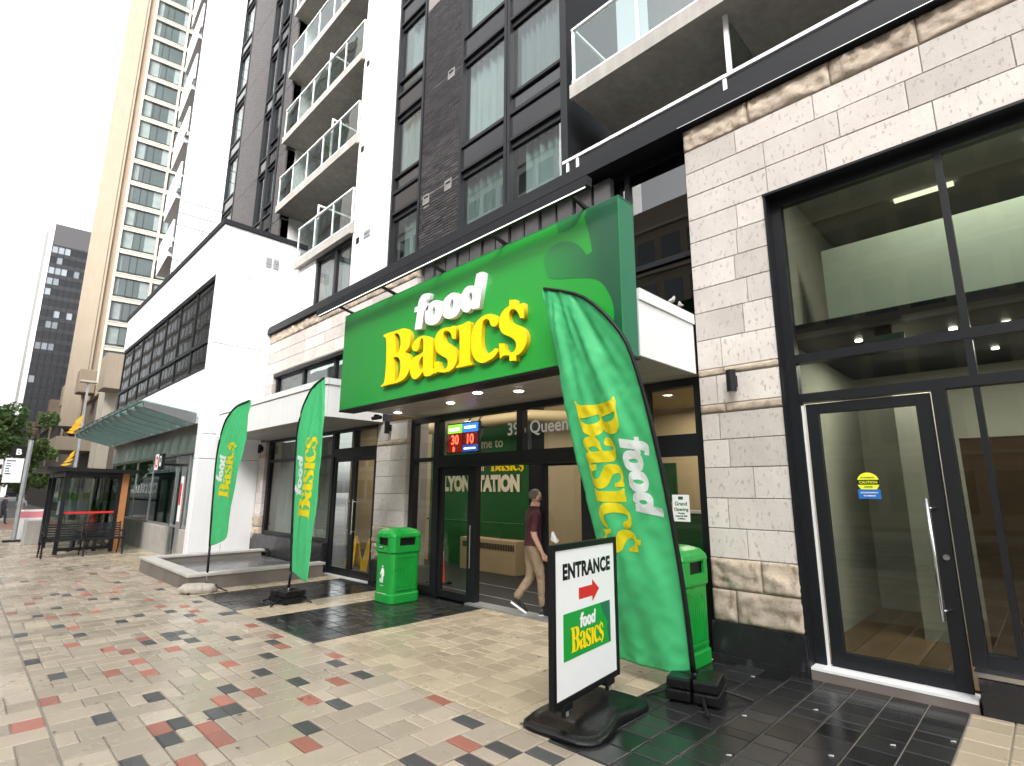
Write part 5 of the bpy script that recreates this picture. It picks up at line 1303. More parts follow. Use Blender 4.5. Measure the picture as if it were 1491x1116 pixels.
h = hair_cap(man, (.01, .036, 1.648), (.086, .102, .088), HAIR, .25); h.rotation_euler = (0, 0, -.25)
for s in (-1, 1):
    m = MB(); m.tube([(.025 + s * .03, .128, 1.628), (.026 + s * .03, .138, 1.628)], .009, 8); m.build('eye', SHOE, man)
m = MB(); m.box(.0, .132, 1.565, .05, .14, 1.571); m.build('mouth', mat('lips', (.35, .14, .12), .6), man)
m = MB(); m.tube([(.065 * math.cos(a * PI / 8), .012 + .065 * math.sin(a * PI / 8), 1.478) for a in range(17)], .016, 8); m.build('collar', MAROON, man, smooth=True)
shoe((.10, .145, .0), -.15, 0, man); shoe((-.10, -.225, .10), .1, -.62, man)

# seated traveller inside the shelter and far pedestrians
REDJ = mat('red_jacket', (.50, .02, .03), .7, var=.1); DARKC = mat('dark_trousers', (.03, .03, .04), .8); HAIR2 = mat('dark_hair', (.03, .022, .018), .7)
def simple_person(loc, rz, label, top_m, leg_m, hair_m, seated=False):
    t = empty('person', loc, rz, label, 'person')
    if seated:
        J = {'pelvis': ((0, 0, .50), (.17, .14)), 'waist': ((0, .0, .66), (.165, .13)), 'chest': ((0, .03, .86), (.19, .13)), 'upper': ((0, .04, 1.0), (.15, .1)), 'neck': ((0, .06, 1.09), .06), 'head': ((0, .09, 1.18), (.076, .09)), 'crown': ((0, .085, 1.27), (.068, .08)), 'nose': ((0, .185, 1.19), .013),
             'shR': ((.18, .04, .99), .07), 'elR': ((.25, .08, .75), .05), 'wrR': ((.14, .30, .66), .03), 'haR': ((.10, .36, .65), .035), 'shL': ((-.18, .04, .99), .07), 'elL': ((-.25, .08, .75), .05), 'wrL': ((-.14, .30, .66), .03), 'haL': ((-.10, .36, .65), .035),
             'hpR': ((.10, .08, .50), .10), 'knR': ((.12, .46, .50), .075), 'anR': ((.12, .46, .10), .05), 'hpL': ((-.10, .08, .50), .10), 'knL': ((-.12, .46, .50), .075), 'anL': ((-.12, .46, .10), .05), 'ftR': ((.12, .60, .05), .042), 'ftL': ((-.12, .60, .05), .042)}
        pick = lambda c: 0 if c.z > 1.1 or (c.y > .31 and c.z > .59) else (1 if c.z > .6 or (abs(c.x) > .2 and c.z > .58) else 2); hc = (0, .08, 1.235)
    else:
        J = {'pelvis': ((0, 0, .93), (.16, .12)), 'waist': ((0, 0, 1.06), (.16, .12)), 'chest': ((0, 0, 1.24), (.18, .12)), 'upper': ((0, 0, 1.38), (.15, .1)), 'neck': ((0, .01, 1.47), .06), 'head': ((0, .04, 1.58), (.076, .09)), 'crown': ((0, .035, 1.67), (.068, .08)), 'nose': ((0, .14, 1.59), .013),
             'shR': ((.17, 0, 1.37), .065), 'elR': ((.23, -.04, 1.11), .047), 'wrR': ((.24, .06, .89), .029), 'haR': ((.24, .09, .82), .033), 'shL': ((-.17, 0, 1.37), .065), 'elL': ((-.23, .0, 1.11), .047), 'wrL': ((-.23, .12, .92), .029), 'haL': ((-.22, .16, .86), .033),
             'hpR': ((.09, 0, .86), .10), 'knR': ((.10, .10, .50), .07), 'anR': ((.10, .12, .10), .05), 'hpL': ((-.09, 0, .86), .10), 'knL': ((-.10, .0, .50), .07), 'anL': ((-.10, -.18, .14), .05), 'ftR': ((.10, .25, .05), .042), 'ftL': ((-.10, -.07, .06), .042)}
        pick = lambda c: 0 if c.z > 1.48 or (abs(c.x) > .19 and c.z < .93) else (1 if c.z > .94 else 2); hc = (0, .03, 1.635)
    E_ = [('pelvis', 'waist'), ('waist', 'chest'), ('chest', 'upper'), ('upper', 'neck'), ('neck', 'head'), ('head', 'crown'), ('head', 'nose')]
    for s in 'RL': E_ += [('upper', 'sh' + s), ('sh' + s, 'el' + s), ('el' + s, 'wr' + s), ('wr' + s, 'ha' + s), ('pelvis', 'hp' + s), ('hp' + s, 'kn' + s), ('kn' + s, 'an' + s), ('an' + s, 'ft' + s)]
    skin_body('body', J, E_, 'pelvis', t, [SKINM, top_m, leg_m], pick, 1)
    hair_cap(t, hc, (.09, .105, .098), hair_m)
    return t

# ================================================================== LOW WHITE STATION BUILDING
sb_ = empty('station_building', (-21.8, 4.15, gz(-22)), 0, 'low white panelled building with a dark glass band and a green glass canopy', 'building')
NOFF = -Vector(sb_.location)
def T(mb, name, mats, parent=None, **kw):
    o = mb.build(name, mats, parent or sb_, **kw)
    if parent is None: o.location = NOFF
    return o
XW = -15.62; YF = 4.17
m = MB(); m.box(-28.4, YF + .35, -.5, XW - .04, 6.28, 9.0); T(m, 'core_wall', FRAME2)
# fascia panels along the top, column panels at the corner, side wall panels
xs = [-28.45, -25.9, -23.35, -20.8, -18.25, XW - .30]
for a, b in zip(xs, xs[1:]):
    m = MB(); m.cbox(a + .006, YF, 7.60, b - .006, YF + .34, 9.02, .006); T(m, 'wall_panel', WPANEL)
for z0, z1 in ((-.5, 2.43), (2.43, 3.08), (3.08, 5.55), (5.55, 7.60), (7.60, 9.02)):
    m = MB(); m.cbox(XW - .295, YF, z0 + .006, XW - .006, YF + .34, z1 - .006, .006); T(m, 'wall_panel', WPANEL)
ys = [YF + .002, 4.95, 5.72, 6.55]
for z0, z1 in ((-.5, 2.43), (2.43, 3.08), (3.08, 5.55), (5.55, 7.60), (7.60, 9.02)):
    for a, b in zip(ys, ys[1:]):
        if a > 5.6 and z0 < 5.5: continue
        m = MB(); m.loft([[(XW - .04, a + .005, z0 + .006), (XW - .04, b - .005, z0 + .006), (XW - .04, b - .005, z1 - .006), (XW - .04, a + .005, z1 - .006)],
                          [(XW + .004, a + .005, z0 + .006), (XW + .004, b - .005, z0 + .006), (XW + .004, b - .005, z1 - .006), (XW + .004, a + .005, z1 - .006)],
                          [(XW + .01, a + .011, z0 + .012), (XW + .01, b - .011, z0 + .012), (XW + .01, b - .011, z1 - .012), (XW + .01, a + .011, z1 - .012)]]); T(m, 'wall_panel', WPANEL)
m = MB(); m.box(-28.5, YF - .05, 9.02, XW + .06, YF + .4, 9.16); m.box(XW - .35, YF + .4, 9.02, XW + .06, 6.56, 9.16); m.box(XW - .2, 6.35, 8.3, XW + .05, 6.56, 9.02); T(m, 'parapet_cap', FRAME2)
for yy in (5.45, 5.66):
    m = MB()
    for i in range(4): m.box(XW + .011, yy - .07, 8.12 + i * .07, XW + .03, yy + .07, 8.16 + i * .07)
    m.box(XW + .005, yy - .09, 8.06, XW + .012, yy + .09, 8.42); T(m, 'wall_vent', GALV)
# white wall strip under the glass band
xs = [-28.45, -24.2, -20.0, XW - .30]
for a, b in zip(xs, xs[1:]):
    m = MB(); m.cbox(a + .006, YF, 3.45, b - .006, YF + .3, 4.85, .006); T(m, 'wall_panel', WPANEL)
# glass band, lights between slim mullions
m = MB(); m.box(-28.45, YF + .03, 4.85, XW - .30, YF + .16, 4.95); m.box(-28.45, YF + .032, 5.66, XW - .30, YF + .16, 5.76); m.box(-28.45, YF + .03, 7.50, XW - .30, YF + .16, 7.60)
xm = [-28.42 + i * 1.78 for i in range(8)]
for q in xm: m.box(q - .03, YF + .05, 4.95, q + .03, YF + .14, 7.5)
gbn = T(m, 'window_band', FRAME)
for a, b in zip(xm, xm[1:]):
    for z0, z1 in ((4.94, 5.67), (5.75, 7.51)):
        p = MB(); p.box(a + .025, YF + .08, z0, b - .025, YF + .09, z1); p.build('pane', GLASSM, gbn)
# grey tile band, teal glazing, concrete base, door
yb = YF + .18
xt = [-28.4 + i * .78 for i in range(17)]
for a, b in zip(xt, xt[1:]):
    if b > XW - .2: b = XW - .31
    m = MB(); m.t = random.random(); m.cbox(a + .004, yb, 2.66, b - .004, yb + .15, 3.44, .004); T(m, 'wall_tile', GREYTILE)
m = MB(); m.box(-28.4, yb - .03, 2.60, XW - .31, yb + .1, 2.655); T(m, 'ledge_rail', STEEL)
m = MB(); m.box(-28.4, yb + .02, .58, XW - .31, yb + .1, .64)
for q in (-26.0, -23.6, -21.2, -18.35, -17.0): m.box(q - .02, yb + .03, .64, q + .02, yb + .09, 2.60)
tg = T(m, 'glazing_frame', GALV)
for a, b in ((-28.4, -26), (-26, -23.6), (-23.6, -21.2), (-21.2, -18.35), (-17.0, XW - .31)):
    p = MB(); p.box(a + .015, yb + .05, .63, b - .015, yb + .06, 2.595); p.build('pane', GLASST, tg)
m = MB(); m.box(-28.4, yb + .6, .0, XW - .4, yb + .7, 2.6); T(m, 'inner_wall', mat('station_inner', (.10, .14, .13), .8, var=.3, vscale=1.5))
for a, b in ((-28.4, -25), (-25, -21.6), (-21.6, -18.36), (-16.98, XW - .31)):
    m = MB(); m.cbox(a + .005, yb - .06, -.6, b - .005, yb + .3, .575, .008); T(m, 'base_panel', CONC)
m = MB(); m.box(-18.33, yb, -.4, -18.22, yb + .1, 2.58); m.box(-17.13, yb, -.4, -17.02, yb + .1, 2.58); m.box(-18.22, yb + .002, 2.30, -17.13, yb + .098, 2.58)
sd_ = T(m, 'station_door', STEEL)
m = MB(); m.box(-18.2, yb + .04, -.25, -17.75, yb + .06, 2.29); m.build('pane', GLASST, sd_); m = MB(); m.box(-17.74, yb + .03, -.25, -17.15, yb + .07, 2.29); m.build('door_leaf', GALV, sd_)
m = MB(); m.box(-17.62, yb + .012, .75, -17.42, yb + .029, 2.0); m.build('poster', LWHITE, sd_); m = MB(); m.box(-17.60, yb + .004, 1.2, -17.44, yb + .011, 1.8); m.build('poster_print', RED, sd_)
# projecting station sign: white O on red square, pictogram on black
m = MB(); m.box(-18.30, YF - .36, 2.18, -17.92, YF - .30, 2.62); ss_ = T(m, 'station_sign', LWHITE)
m = MB(); m.box(-17.92, YF - .36, 2.18, -17.50, YF - .30, 2.62); m.build('sign_half', BLACK, ss_)
m = MB(); m.box(-18.0, YF - .30, 2.30, -17.9, YF + .2, 2.36); m.build('bracket', BLACK, ss_)
circ = lambda r, cx=0, cz=0, n=24: [(cx + r * math.cos(2 * PI * i / n), cz + r * math.sin(2 * PI * i / n)) for i in range(n)]
place2d(fill2d([circ(.165), circ(.09)]), 'sign_ring', RED, (-18.11, YF - .3615, 2.40), (1, 0, 0), (0, 0, 1), ss_)
place2d(fill2d([[(-.09, -.13), (.09, -.13), (.09, .15), (-.09, .15)], [(-.06, -.02), (.06, -.02), (.06, .11), (-.06, .11)]]), 'train_symbol', LWHITE, (-17.71, YF - .3615, 2.40), (1, 0, 0), (0, 0, 1), ss_)
# glass canopy on steel outriggers
OUTR = mat('painted_steel', (.13, .14, .14), .45, var=.1)
cn = T(MB().box(-27.6, YF - .06, 3.36, XW - .28, YF - .002, 3.50), 'glass_canopy', GALV)
n = 12
for i in range(n + 1):
    xx = -27.55 + (XW - .33 + 27.55) * i / n
    p = MB(); p.loft([[(xx - .05, YF - .06, 3.34), (xx + .05, YF - .06, 3.34), (xx + .05, YF - .06, 3.62), (xx - .05, YF - .06, 3.62)], [(xx - .05, 2.90, 3.66), (xx + .05, 2.90, 3.66), (xx + .05, 2.90, 3.80), (xx - .05, 2.90, 3.80)]]); p.build('outrigger', OUTR, cn)
for i in range(n):
    a = -27.55 + (XW - .33 + 27.55) * i / n; b = -27.55 + (XW - .33 + 27.55) * (i + 1) / n
    p = MB(); p.hexa([(a + .01, YF - .05, 3.63), (b - .01, YF - .05, 3.63), (b - .01, 2.78, 3.84), (a + .01, 2.78, 3.84), (a + .01, YF - .05, 3.65), (b - .01, YF - .05, 3.65), (b - .01, 2.78, 3.86), (a + .01, 2.78, 3.86)]); p.build('glass_sheet', GLASST, cn)
p = MB(); p.box(-27.6, 2.84, 3.80, XW - .28, 2.90, 3.835); p.build('edge_rail', GALV, cn)
for i in range(n): p = MB(); q = -27.05 + i * (11.6 / n); p.tube([(q, 2.86, 3.80), (q, 2.86, 3.89)], .05, 8); p.build('clamp', STEEL, cn)

# planter by the white column
pl = empty('planter', (-12.8, 4.3, gz(-12.8)), 0, 'low empty concrete planter with stone coping beside the white column', 'planter')
POFF = -Vector(pl.location)
zt = gz(-12.8) + .30
m = MB(); m.box(-14.66, 3.02, -.4, -11.0, 3.24, zt - .05); m.box(-14.66, 3.24, -.4, -14.40, 5.55, zt - .05); m.box(-11.24, 3.24, -.4, -11.0, 5.52, zt - .05); o = m.build('kerb_wall', CONCDARK, pl, bevel=.008); o.location = POFF
m = MB(); m.box(-14.68, 3.0, zt - .048, -10.98, 3.26, zt); m.box(-14.68, 3.26, zt - .048, -14.38, 5.62, zt); m.box(-11.26, 3.26, zt - .048, -10.98, 5.56, zt); o = m.build('coping', mat('coping_concrete', (.44, .42, .385), .7, var=.15, vscale=3, bump=.2, rough_var=.2), pl, bevel=.008); o.location = POFF
m = MB(); m.box(-14.4, 3.24, -.4, -11.24, 5.6, zt - .16); o = m.build('wet_soil_cover', mat('wet_membrane', (.10, .10, .10), .22, var=.2, rough_var=.12), pl); o.location = POFF
m = MB(); m.box(-15.62, 3.9, -.6, -14.70, 5.66, gz(-15) + .22); o = m.build('plinth', CONC, pl, bevel=.006); o.location = POFF

# ================================================================== WHITE TOWER WING (beyond the brick)
wt = empty('white_tower', (-24.3, 4.7, 0), math.radians(-4), 'tall white panelled tower wing with open corner balconies behind the low white building', 'building')
random.seed(4)
m = MB(); m.box(-3.4, .9, 5, -.03, 6, 42); m.build('core_wall', mat('brown_recess', (.13, .105, .09), .8), wt)
m = MB(); m.box(-.5, .03, 5, -.06, .9, 42); m.build('corner_wall', FRAME2, wt)
zz = 8.2
while zz < 34:
    for a, b in ((zz, zz + 1.55), (zz + 1.55, zz + 2.1), (zz + 2.1, zz + 2.66)):
        m = MB(); m.loft([[(-.05, .0, a + .02), (-.05, 1.9, a + .02), (-.05, 1.9, b - .02), (-.05, .0, b - .02)], [(0, .0, a + .02), (0, 1.9, a + .02), (0, 1.9, b - .02), (0, .0, b - .02)]]); m.build('wall_panel', WPANEL, wt)
    zz += 2.66
for k in range(9):
    z0 = 8.5 + k * 2.66
    m = MB(); m.box(-3.4, -.12, z0, -.51, .9, z0 + .22); b_ = m.build('balcony', WPANEL, wt)
    m = MB(); m.box(-3.4, -.14, z0 + .222, -.02, -.08, z0 + 1.45) if k else m.box(-3.4, -.14, z0 + .222, -.3, -.12, z0 + 1.3); m.build('balcony_panel', WPANEL if k else GLASSB, b_)

# ================================================================== HOTEL TOWER AND ITS PODIUM
BEIGE = mat('beige_concrete', (.33, .27, .20), .8, var=.06, vscale=.6, streak=.08); BEIGE2 = mat('tan_concrete', (.28, .215, .155), .85, var=.08, vscale=.7, streak=.1); CREAM = mat('cream_frame', (.46, .42, .345), .7, var=.05)
HGL = mat('hotel_glass', (.028, .048, .046), .12, var=.35, vscale=.35, spec=.9); HCURT = mat('hotel_curtain', (.18, .215, .21), .7, var=.2, vscale=1.5)
ht = empty('hotel_tower', (-72, 8.5, 0), math.radians(-9), 'tall cream and tan hotel tower with stacked green tinted windows', 'building')
m = MB(); m.box(-32, .7, 6, -.35, 16, 78); m.build('core_wall', BEIGE2, ht)
m = MB(); m.box(-3.0, -2.45, 8, .25, -.55, 80); m.box(-.2, -.9, 8, .32, -.80, 80); m.build('pier', BEIGE, ht)
m = MB(); m.box(-3.0, -.55, 8, .05, .10, 80); m.build('pier_return', BEIGE2, ht)
m = MB(); m.box(-3.5, -3.4, 72, .2, -2.45, 80); m.build('roof_block', GREYTILE, ht)
m = MB(); m.box(-34, -2.3, 8, -3.05, .7, 74); m.build('street_wall', mat('dark_street_wall', (.10, .09, .085), .6, var=.15), ht)
FH = 2.86
bays = [(.12, 3.5), (3.75, 6.9), (7.1, 10.2)]
fr_ = MB()
for a in (.0, 3.5, 6.9, 10.2): fr_.box(-.3, a + .0, 8, .22, a + .24, 78)
fr_.build('mullion', CREAM, ht)
for k in range(24):
    z0 = 8.4 + k * FH
    m = MB(); m.box(-.3, .24, z0 - .42, .16, 10.2, z0 + .0); m.box(-.3, .24, z0, .22, 10.2, z0 + .10)
    m.build('floor_band', CREAM, ht)
    for a, b in bays[:2]:
        w = MB(); w.box(-.25, a + .12, z0 + .10, -.10, b, z0 + FH - .42); w = w.build('window', HGL, ht)
        c = MB(); r1 = random.uniform(.15, .6)
        MB().box(-.099, a + .14, z0 + .4, -.085, a + .14 + (b - a) * r1 * .6, z0 + FH - .44).build('curtain', HCURT, w)
        if random.random() < .7: c.box(-.099, b - (b - a) * random.uniform(.1, .35), z0 + .4, -.085, b - .02, z0 + FH - .44)
        if c.f: c.build('curtain', HCURT, w)
        c = MB(); c.box(-.10, a + .12, z0 + .34, -.05, b, z0 + .40)
        for q in (.35, .55): c.box(-.10, a + (b - a) * q, z0 + .10, -.05, a + (b - a) * q + .05, z0 + FH - .42)
        c.box(-.09, a + (b - a) * .35, z0 + .12, -.03, a + (b - a) * .6, z0 + .34); c.build('window_bars', FRAME2, w)
# brown podium with box lanterns on rods
hp = empty('hotel_podium', (-100, 8, 0), 0, 'long brown concrete podium with sloping cream parapet and box lanterns', 'building')
HOFF = -Vector(hp.location)
PODM = mat('brown_concrete', (.13, .105, .08), .85, var=.12, vscale=.5, streak=.15)
def P_(mb, name, mats, parent=None, **kw):
    o = mb.build(name, mats, parent or hp, **kw)
    if parent is None: o.location = HOFF
    return o
m = MB(); m.box(-150, 8, -3, -62, 20, 10.4); m.box(-62.2, 8.0, -3, -52, 9.6, 7.2); P_(m, 'wall', PODM)
m = MB(); m.box(-150, 7.75, 10.4, -61.8, 9, 11.6); P_(m, 'parapet', BEIGE)
for xx in (-66, -78, -92, -108, -126):
    m = MB(); m.box(xx - 1.1, 6.4, 10.7, xx + 1.1, 7.7, 13.0); l_ = P_(m, 'lantern_box', BEIGE2, bevel=.08)
    m = MB(); m.tube([(xx, 7.0, 10.7), (xx, 7.0, 4.5)], .14, 8); m.build('rod', BEIGE2, l_)
m = MB(); m.box(-57, 7.6, -2, -55.4, 8.0, 12.4); P_(m, 'dark_column', GREYTILE)
for xx in (-57.5, -55.0): m = MB(); m.box(xx - .35, 7.2, -2, xx + .35, 8.0, 12.8); P_(m, 'light_column', CREAM)
m = MB(); m.box(-54.3, 6.6, 9.4, -51.5, 8.6, 12.2); P_(m, 'lantern_box', BEIGE)
m = MB(); m.box(-70, 5.2, 5.0, -62, 7.9, 6.2); P_(m, 'hotel_entrance_canopy', BEIGE)
for xx in (-84, -76, -68, -60):
    m = MB(); m.box(xx - 2.5, 7.9, .0, xx + 2.5, 8.05, 3.0); P_(m, 'shop_window', HGL)

# ================================================================== DARK OFFICE TOWER
do = empty('office_tower', (-220, 9.3, 0), math.radians(-5), 'dark glass office tower with a white vertical stripe far down the street', 'building')
DGL = mat('office_dark_glass', (.008, .009, .012), .14, spec=.35, var=.2, vscale=.1); DGB = mat('office_spandrel', (.012, .012, .015), .3, var=.1, vscale=.2); LITW = mat('office_blind', (.17, .19, .21), .6, obj_var=.3)
m = MB(); m.box(-34, .3, -5, -.25, 9.5, 86.4); m.build('core_wall', DGL, do)
m = MB(); m.box(-2, -1.25, -5, .1, -.05, 86.8); m.build('white_pier', mat('pale_stone', (.62, .62, .62), .6, var=.05, vscale=.3), do)
m = MB(); m.box(-28, -2.1, -5, -2, .2, 84); m.build('side_wall', GREYTILE, do)
m = MB(); m.box(-30, 9.52, -5, -.0, 13.4, 85); m.build('blue_black_slab', mat('slate_glass', (.018, .021, .03), .3), do)
m = MB(); m.box(-.3, -.04, 79.5, .02, 9.5, 86.6); m.build('plant_screen', mat('plant_grey', (.05, .048, .052), .6), do)
FO = 3.58; random.seed(21)
mull = MB()
for i in range(7): mull.box(-.2, i * 1.58 - .06, -5, .06, i * 1.58 + .06, 79.5)
mull.build('mullion', FRAME, do)
for k in range(23):
    z0 = -2 + k * FO
    m = MB(); m.box(-.22, 0, z0 + 2.2, .0, 9.48, z0 + FO); fl = m.build('spandrel', DGB, do)
    for i in range(6):
        w = MB(); w.box(-.22, i * 1.58 + .06, z0, -.08, (i + 1) * 1.58 - .06, z0 + 2.2)
        lit = (k > 12 and random.random() < (.75 - .17 * i)) or random.random() < .06
        w.build('window', LITW if lit else DGL, do)
for q in (3, 6.5): m = MB(); m.tube([(-3, q, 86), (-3, q, 97)], .12, 6); m.build('mast', GALV, do)
lf = empty('far_office', (-300, 8, 0), 0, 'pale low office block far away below the dark tower at the left edge', 'building')
m = MB(); m.box(0, -6, -5, 40, 3, 26); m.build('wall', WPANEL2, lf)
for k in range(7): m = MB(); m.box(40.0, -5.8, k * 3.6 + 1, 40.1, 2.8, k * 3.6 + 2.6); m.build('window', DGL, lf)

# ================================================================== BUS SHELTER, BENCH, STOP SIGN
sh = empty('bus_shelter', (-22.6, 2.75, gz(-22.6)), 0, 'black framed glass bus shelter with a thin dark roof and an orange end panel', 'bus shelter')
m = MB()
X0, X1, Y0, Y1, HH = -2.05, 2.05, -.68, .72, 2.42
for a in (X0, -.7, .7, X1):
    m.box(a - .05, Y1 - .1, 0, a + .05, Y1, HH - .05)
for a in (X0, -1.0, X1): m.box(a - .05, Y0, 0, a + .05, Y0 + .1, HH - .05)
for a in (X0, X1): m.box(a - .04, Y0 + .1, .12, a + .04, Y1 - .1, .20); m.box(a - .04, Y0 + .1, HH - .18, a + .04, Y1 - .1, HH - .06)
m.box(X0, Y1 - .09, .12, X1, Y1 - .01, .20); m.box(X0, Y1 - .09, HH - .18, X1, Y1 - .01, HH - .06); m.box(X0, Y0 + .01, HH - .18, X1, Y0 + .09, HH - .06)
m.build('frame', FRAME, sh)
m = MB(); m.hexa([(X0 - .3, Y0 - .45, HH - .02), (X1 + .3, Y0 - .45, HH - .02), (X1 + .3, Y1 + .35, HH - .07), (X0 - .3, Y1 + .35, HH - .07), (X0 - .3, Y0 - .45, HH + .09), (X1 + .3, Y0 - .45, HH + .09), (X1 + .3, Y1 + .35, HH + .04), (X0 - .3, Y1 + .35, HH + .04)]); m.build('roof', BLACK, sh)
for a, b in ((Y0 + .1, .0), (.02, Y1 - .1)):
    m = MB(); m.box(X1 - .008, a, .2, X1 + .004, b, HH - .18); m.build('glass_panel', GLASSD, sh)
m = MB(); m.box(X0 - .005, Y0 + .1, .2, X0 + .005, Y1 - .1, HH - .18); m.build('glass_panel', GLASSD, sh)
for a, b in ((X0 + .05, -.75), (-.65, .65), (.75, X1 - .05)): m = MB(); m.box(a, Y1 - .055, .2, b, Y1 - .045, HH - .18); m.build('glass_panel', GLASSD, sh)
m = MB(); m.box(X0 + .05, Y0 + .045, .2, -1.05, Y0 + .055, HH - .18); m.build('glass_panel', GLASSD, sh)
m = MB(); m.box(X1 - .06, Y1, 0, X1 + .06, Y1 + .17, HH - .06); m.build('end_panel', mat('orange_brown_panel', (.42, .17, .06), .6, var=.15), sh)
m = MB(); m.box(X1 - .002, Y0 + .1, 1.16, X1 + .010, Y1 - .1, 1.22); m.build('red_band', RED, sh)
m = MB(); m.box(X0 + .12, -.35, 1.5, X0 + .16, .5, 1.75); m.build('map_strip', mat('map_green', (.22, .45, .08), .5), sh); m = MB(); m.box(X0 + .12, -.35, 1.0, X0 + .16, .5, 1.48); m.build('map_board', mat('map_blue', (.45, .55, .65), .5), sh)
m = MB(); m.box(-1.7, .18, .42, 1.6, .55, .47)
for a in (-1.5, 0, 1.4): m.box(a, .3, 0, a + .06, .4, .42)
m.build('shelter_seat', FRAME, sh)
simple_person((-21.35, 3.05, gz(-21.4) - .02), PI, 'traveller in a red jacket sitting inside the glass bus shelter', REDJ, DARKC, HAIR2, True)

bn = empty('park_bench', (-19.75, 2.62, gz(-19.7)), math.radians(92), 'black slatted metal bench with curved ends in front of the bus shelter', 'bench')
# local x along the bench, local -y is its front
bl = .92
for i in range(6): m = MB(); y = -.24 + i * .075; m.box(-bl, y, .43 + .004 * i, bl, y + .05, .452 + .004 * i); m.build('slat', FRAME2, bn)
for i in range(6): m = MB(); z = .50 + i * .065; y = .22 + i * .022; m.box(-bl, y, z, bl, y + .022, z + .045); m.build('back_slat', FRAME2, bn)
for s in (-1, 0, 1):
    m = MB(); xx = s * (bl - .02)
    m.tube([(xx, -.30, 0), (xx, -.27, .22), (xx, -.25, .42)], .022, 8); m.tube([(xx, .34, 0), (xx, .24, .2), (xx, .2, .43), (xx, .26, .62), (xx, .36, .90)], .022, 8); m.tube([(xx, -.26, .42), (xx, .21, .43)], .022, 8)
    m.tube([(xx, -.27, .42), (xx, -.30, .58), (xx, -.18, .66), (xx, .22, .64)], .02, 8); m.build('end_frame', BLACK, bn)
bp_ = empty('bus_stop_sign', (-27.6, 1.60, gz(-27.6)), 0, 'grey bus stop pole with a black B plate and a white timetable board', 'sign')
m = MB(); m.tube([(0, 0, 0), (0, 0, 3.75)], .075, 14); m.build('pole', GALV, bp_)
m = MB(); m.box(-.03, -.50, 3.10, .03, -.08, 3.50); hb = m.build('letter_plate', BLACK, bp_)
place2d(text_mesh('B', .30, .01, 'CENTER'), 'lettering', LWHITE, (.0315, -.29, 3.19), (0, 1, 0), (0, 0, 1), hb)
m = MB(); m.box(-.03, -.62, 2.15, .03, -.10, 3.05); tb = m.build('timetable', LWHITE, bp_)
PBL = mat('print_blue', (.05, .12, .4), .5)
for i, (c, w) in enumerate(((BLACK, .25), (PBL, .12), (PBL, .14), (BLACK, .1), (PBL, .12), (BLACK, .16))): m = MB(); m.box(.0305, -.58, 2.93 - i * .095, .0325, -.58 + w, 2.97 - i * .095); m.build('print_line', c, tb)
m = MB(); m.box(-.25, -.3, 0, .25, .2, .06); m.build('foot_plate', BLACK, bp_)
ib = empty('notice_board', (-27.9, 2.0, gz(-28)), 0, 'white free-standing board with a pink printed top behind the stop pole', 'notice board')
m = MB(); m.box(-.05, -.45, .05, .05, .45, 1.15); m.build('board', LWHITE, ib); m = MB(); m.box(.0505, -.40, .85, .054, .40, 1.08); m.build('print_block', mat('print_pink', (.75, .25, .30), .5), ib); m = MB(); m.box(-.2, -.4, 0, .2, .4, .05); m.build('foot', BLACK, ib)
cb = MB().box(-.5, -.30, 0, .5, .30, .82).build('concrete_block', CONC, None, bevel=.02); cb.location = (-25.9, 2.03, gz(-26)); tag(cb, 'square concrete block beside the left end of the bus shelter', 'block')

# yellow leaf ornaments on a lamp post
YO = mat('ornament_yellow', (.75, .42, .02), .5)
op = empty('lamp_post', (-45, 4.95, gz(-45)), 0, 'slim grey post with two yellow leaf ornaments beyond the glass canopy', 'lamp post')
m = MB(); m.tube([(0, 0, 0), (0, 0, 9.2)], [.11, .07], 10); m.build('pole', GALV, op); m = MB(); m.box(-.3, -.45, 9.1, .3, .45, 9.22); m.build('lamp_head', CREAM, op)
for zc, s in ((6.1, 1.25), (4.0, .85)):
    for j in range(4):
        a = .2 + j * .42
        me = fill2d([smooth_poly([(0, 0, 1), (.28 * s, .10 * s), (.70 * s, .04 * s, 1), (.30 * s, -.08 * s)])], .04)
        place2d(me, 'ornament_leaf', YO, (.02 * j, -.75 + .12 * j, zc - .4 + .16 * j), (0, math.cos(a * .7), math.sin(a * .7)), (0, -math.sin(a * .7), math.cos(a * .7)), op, (1, 0, 0))

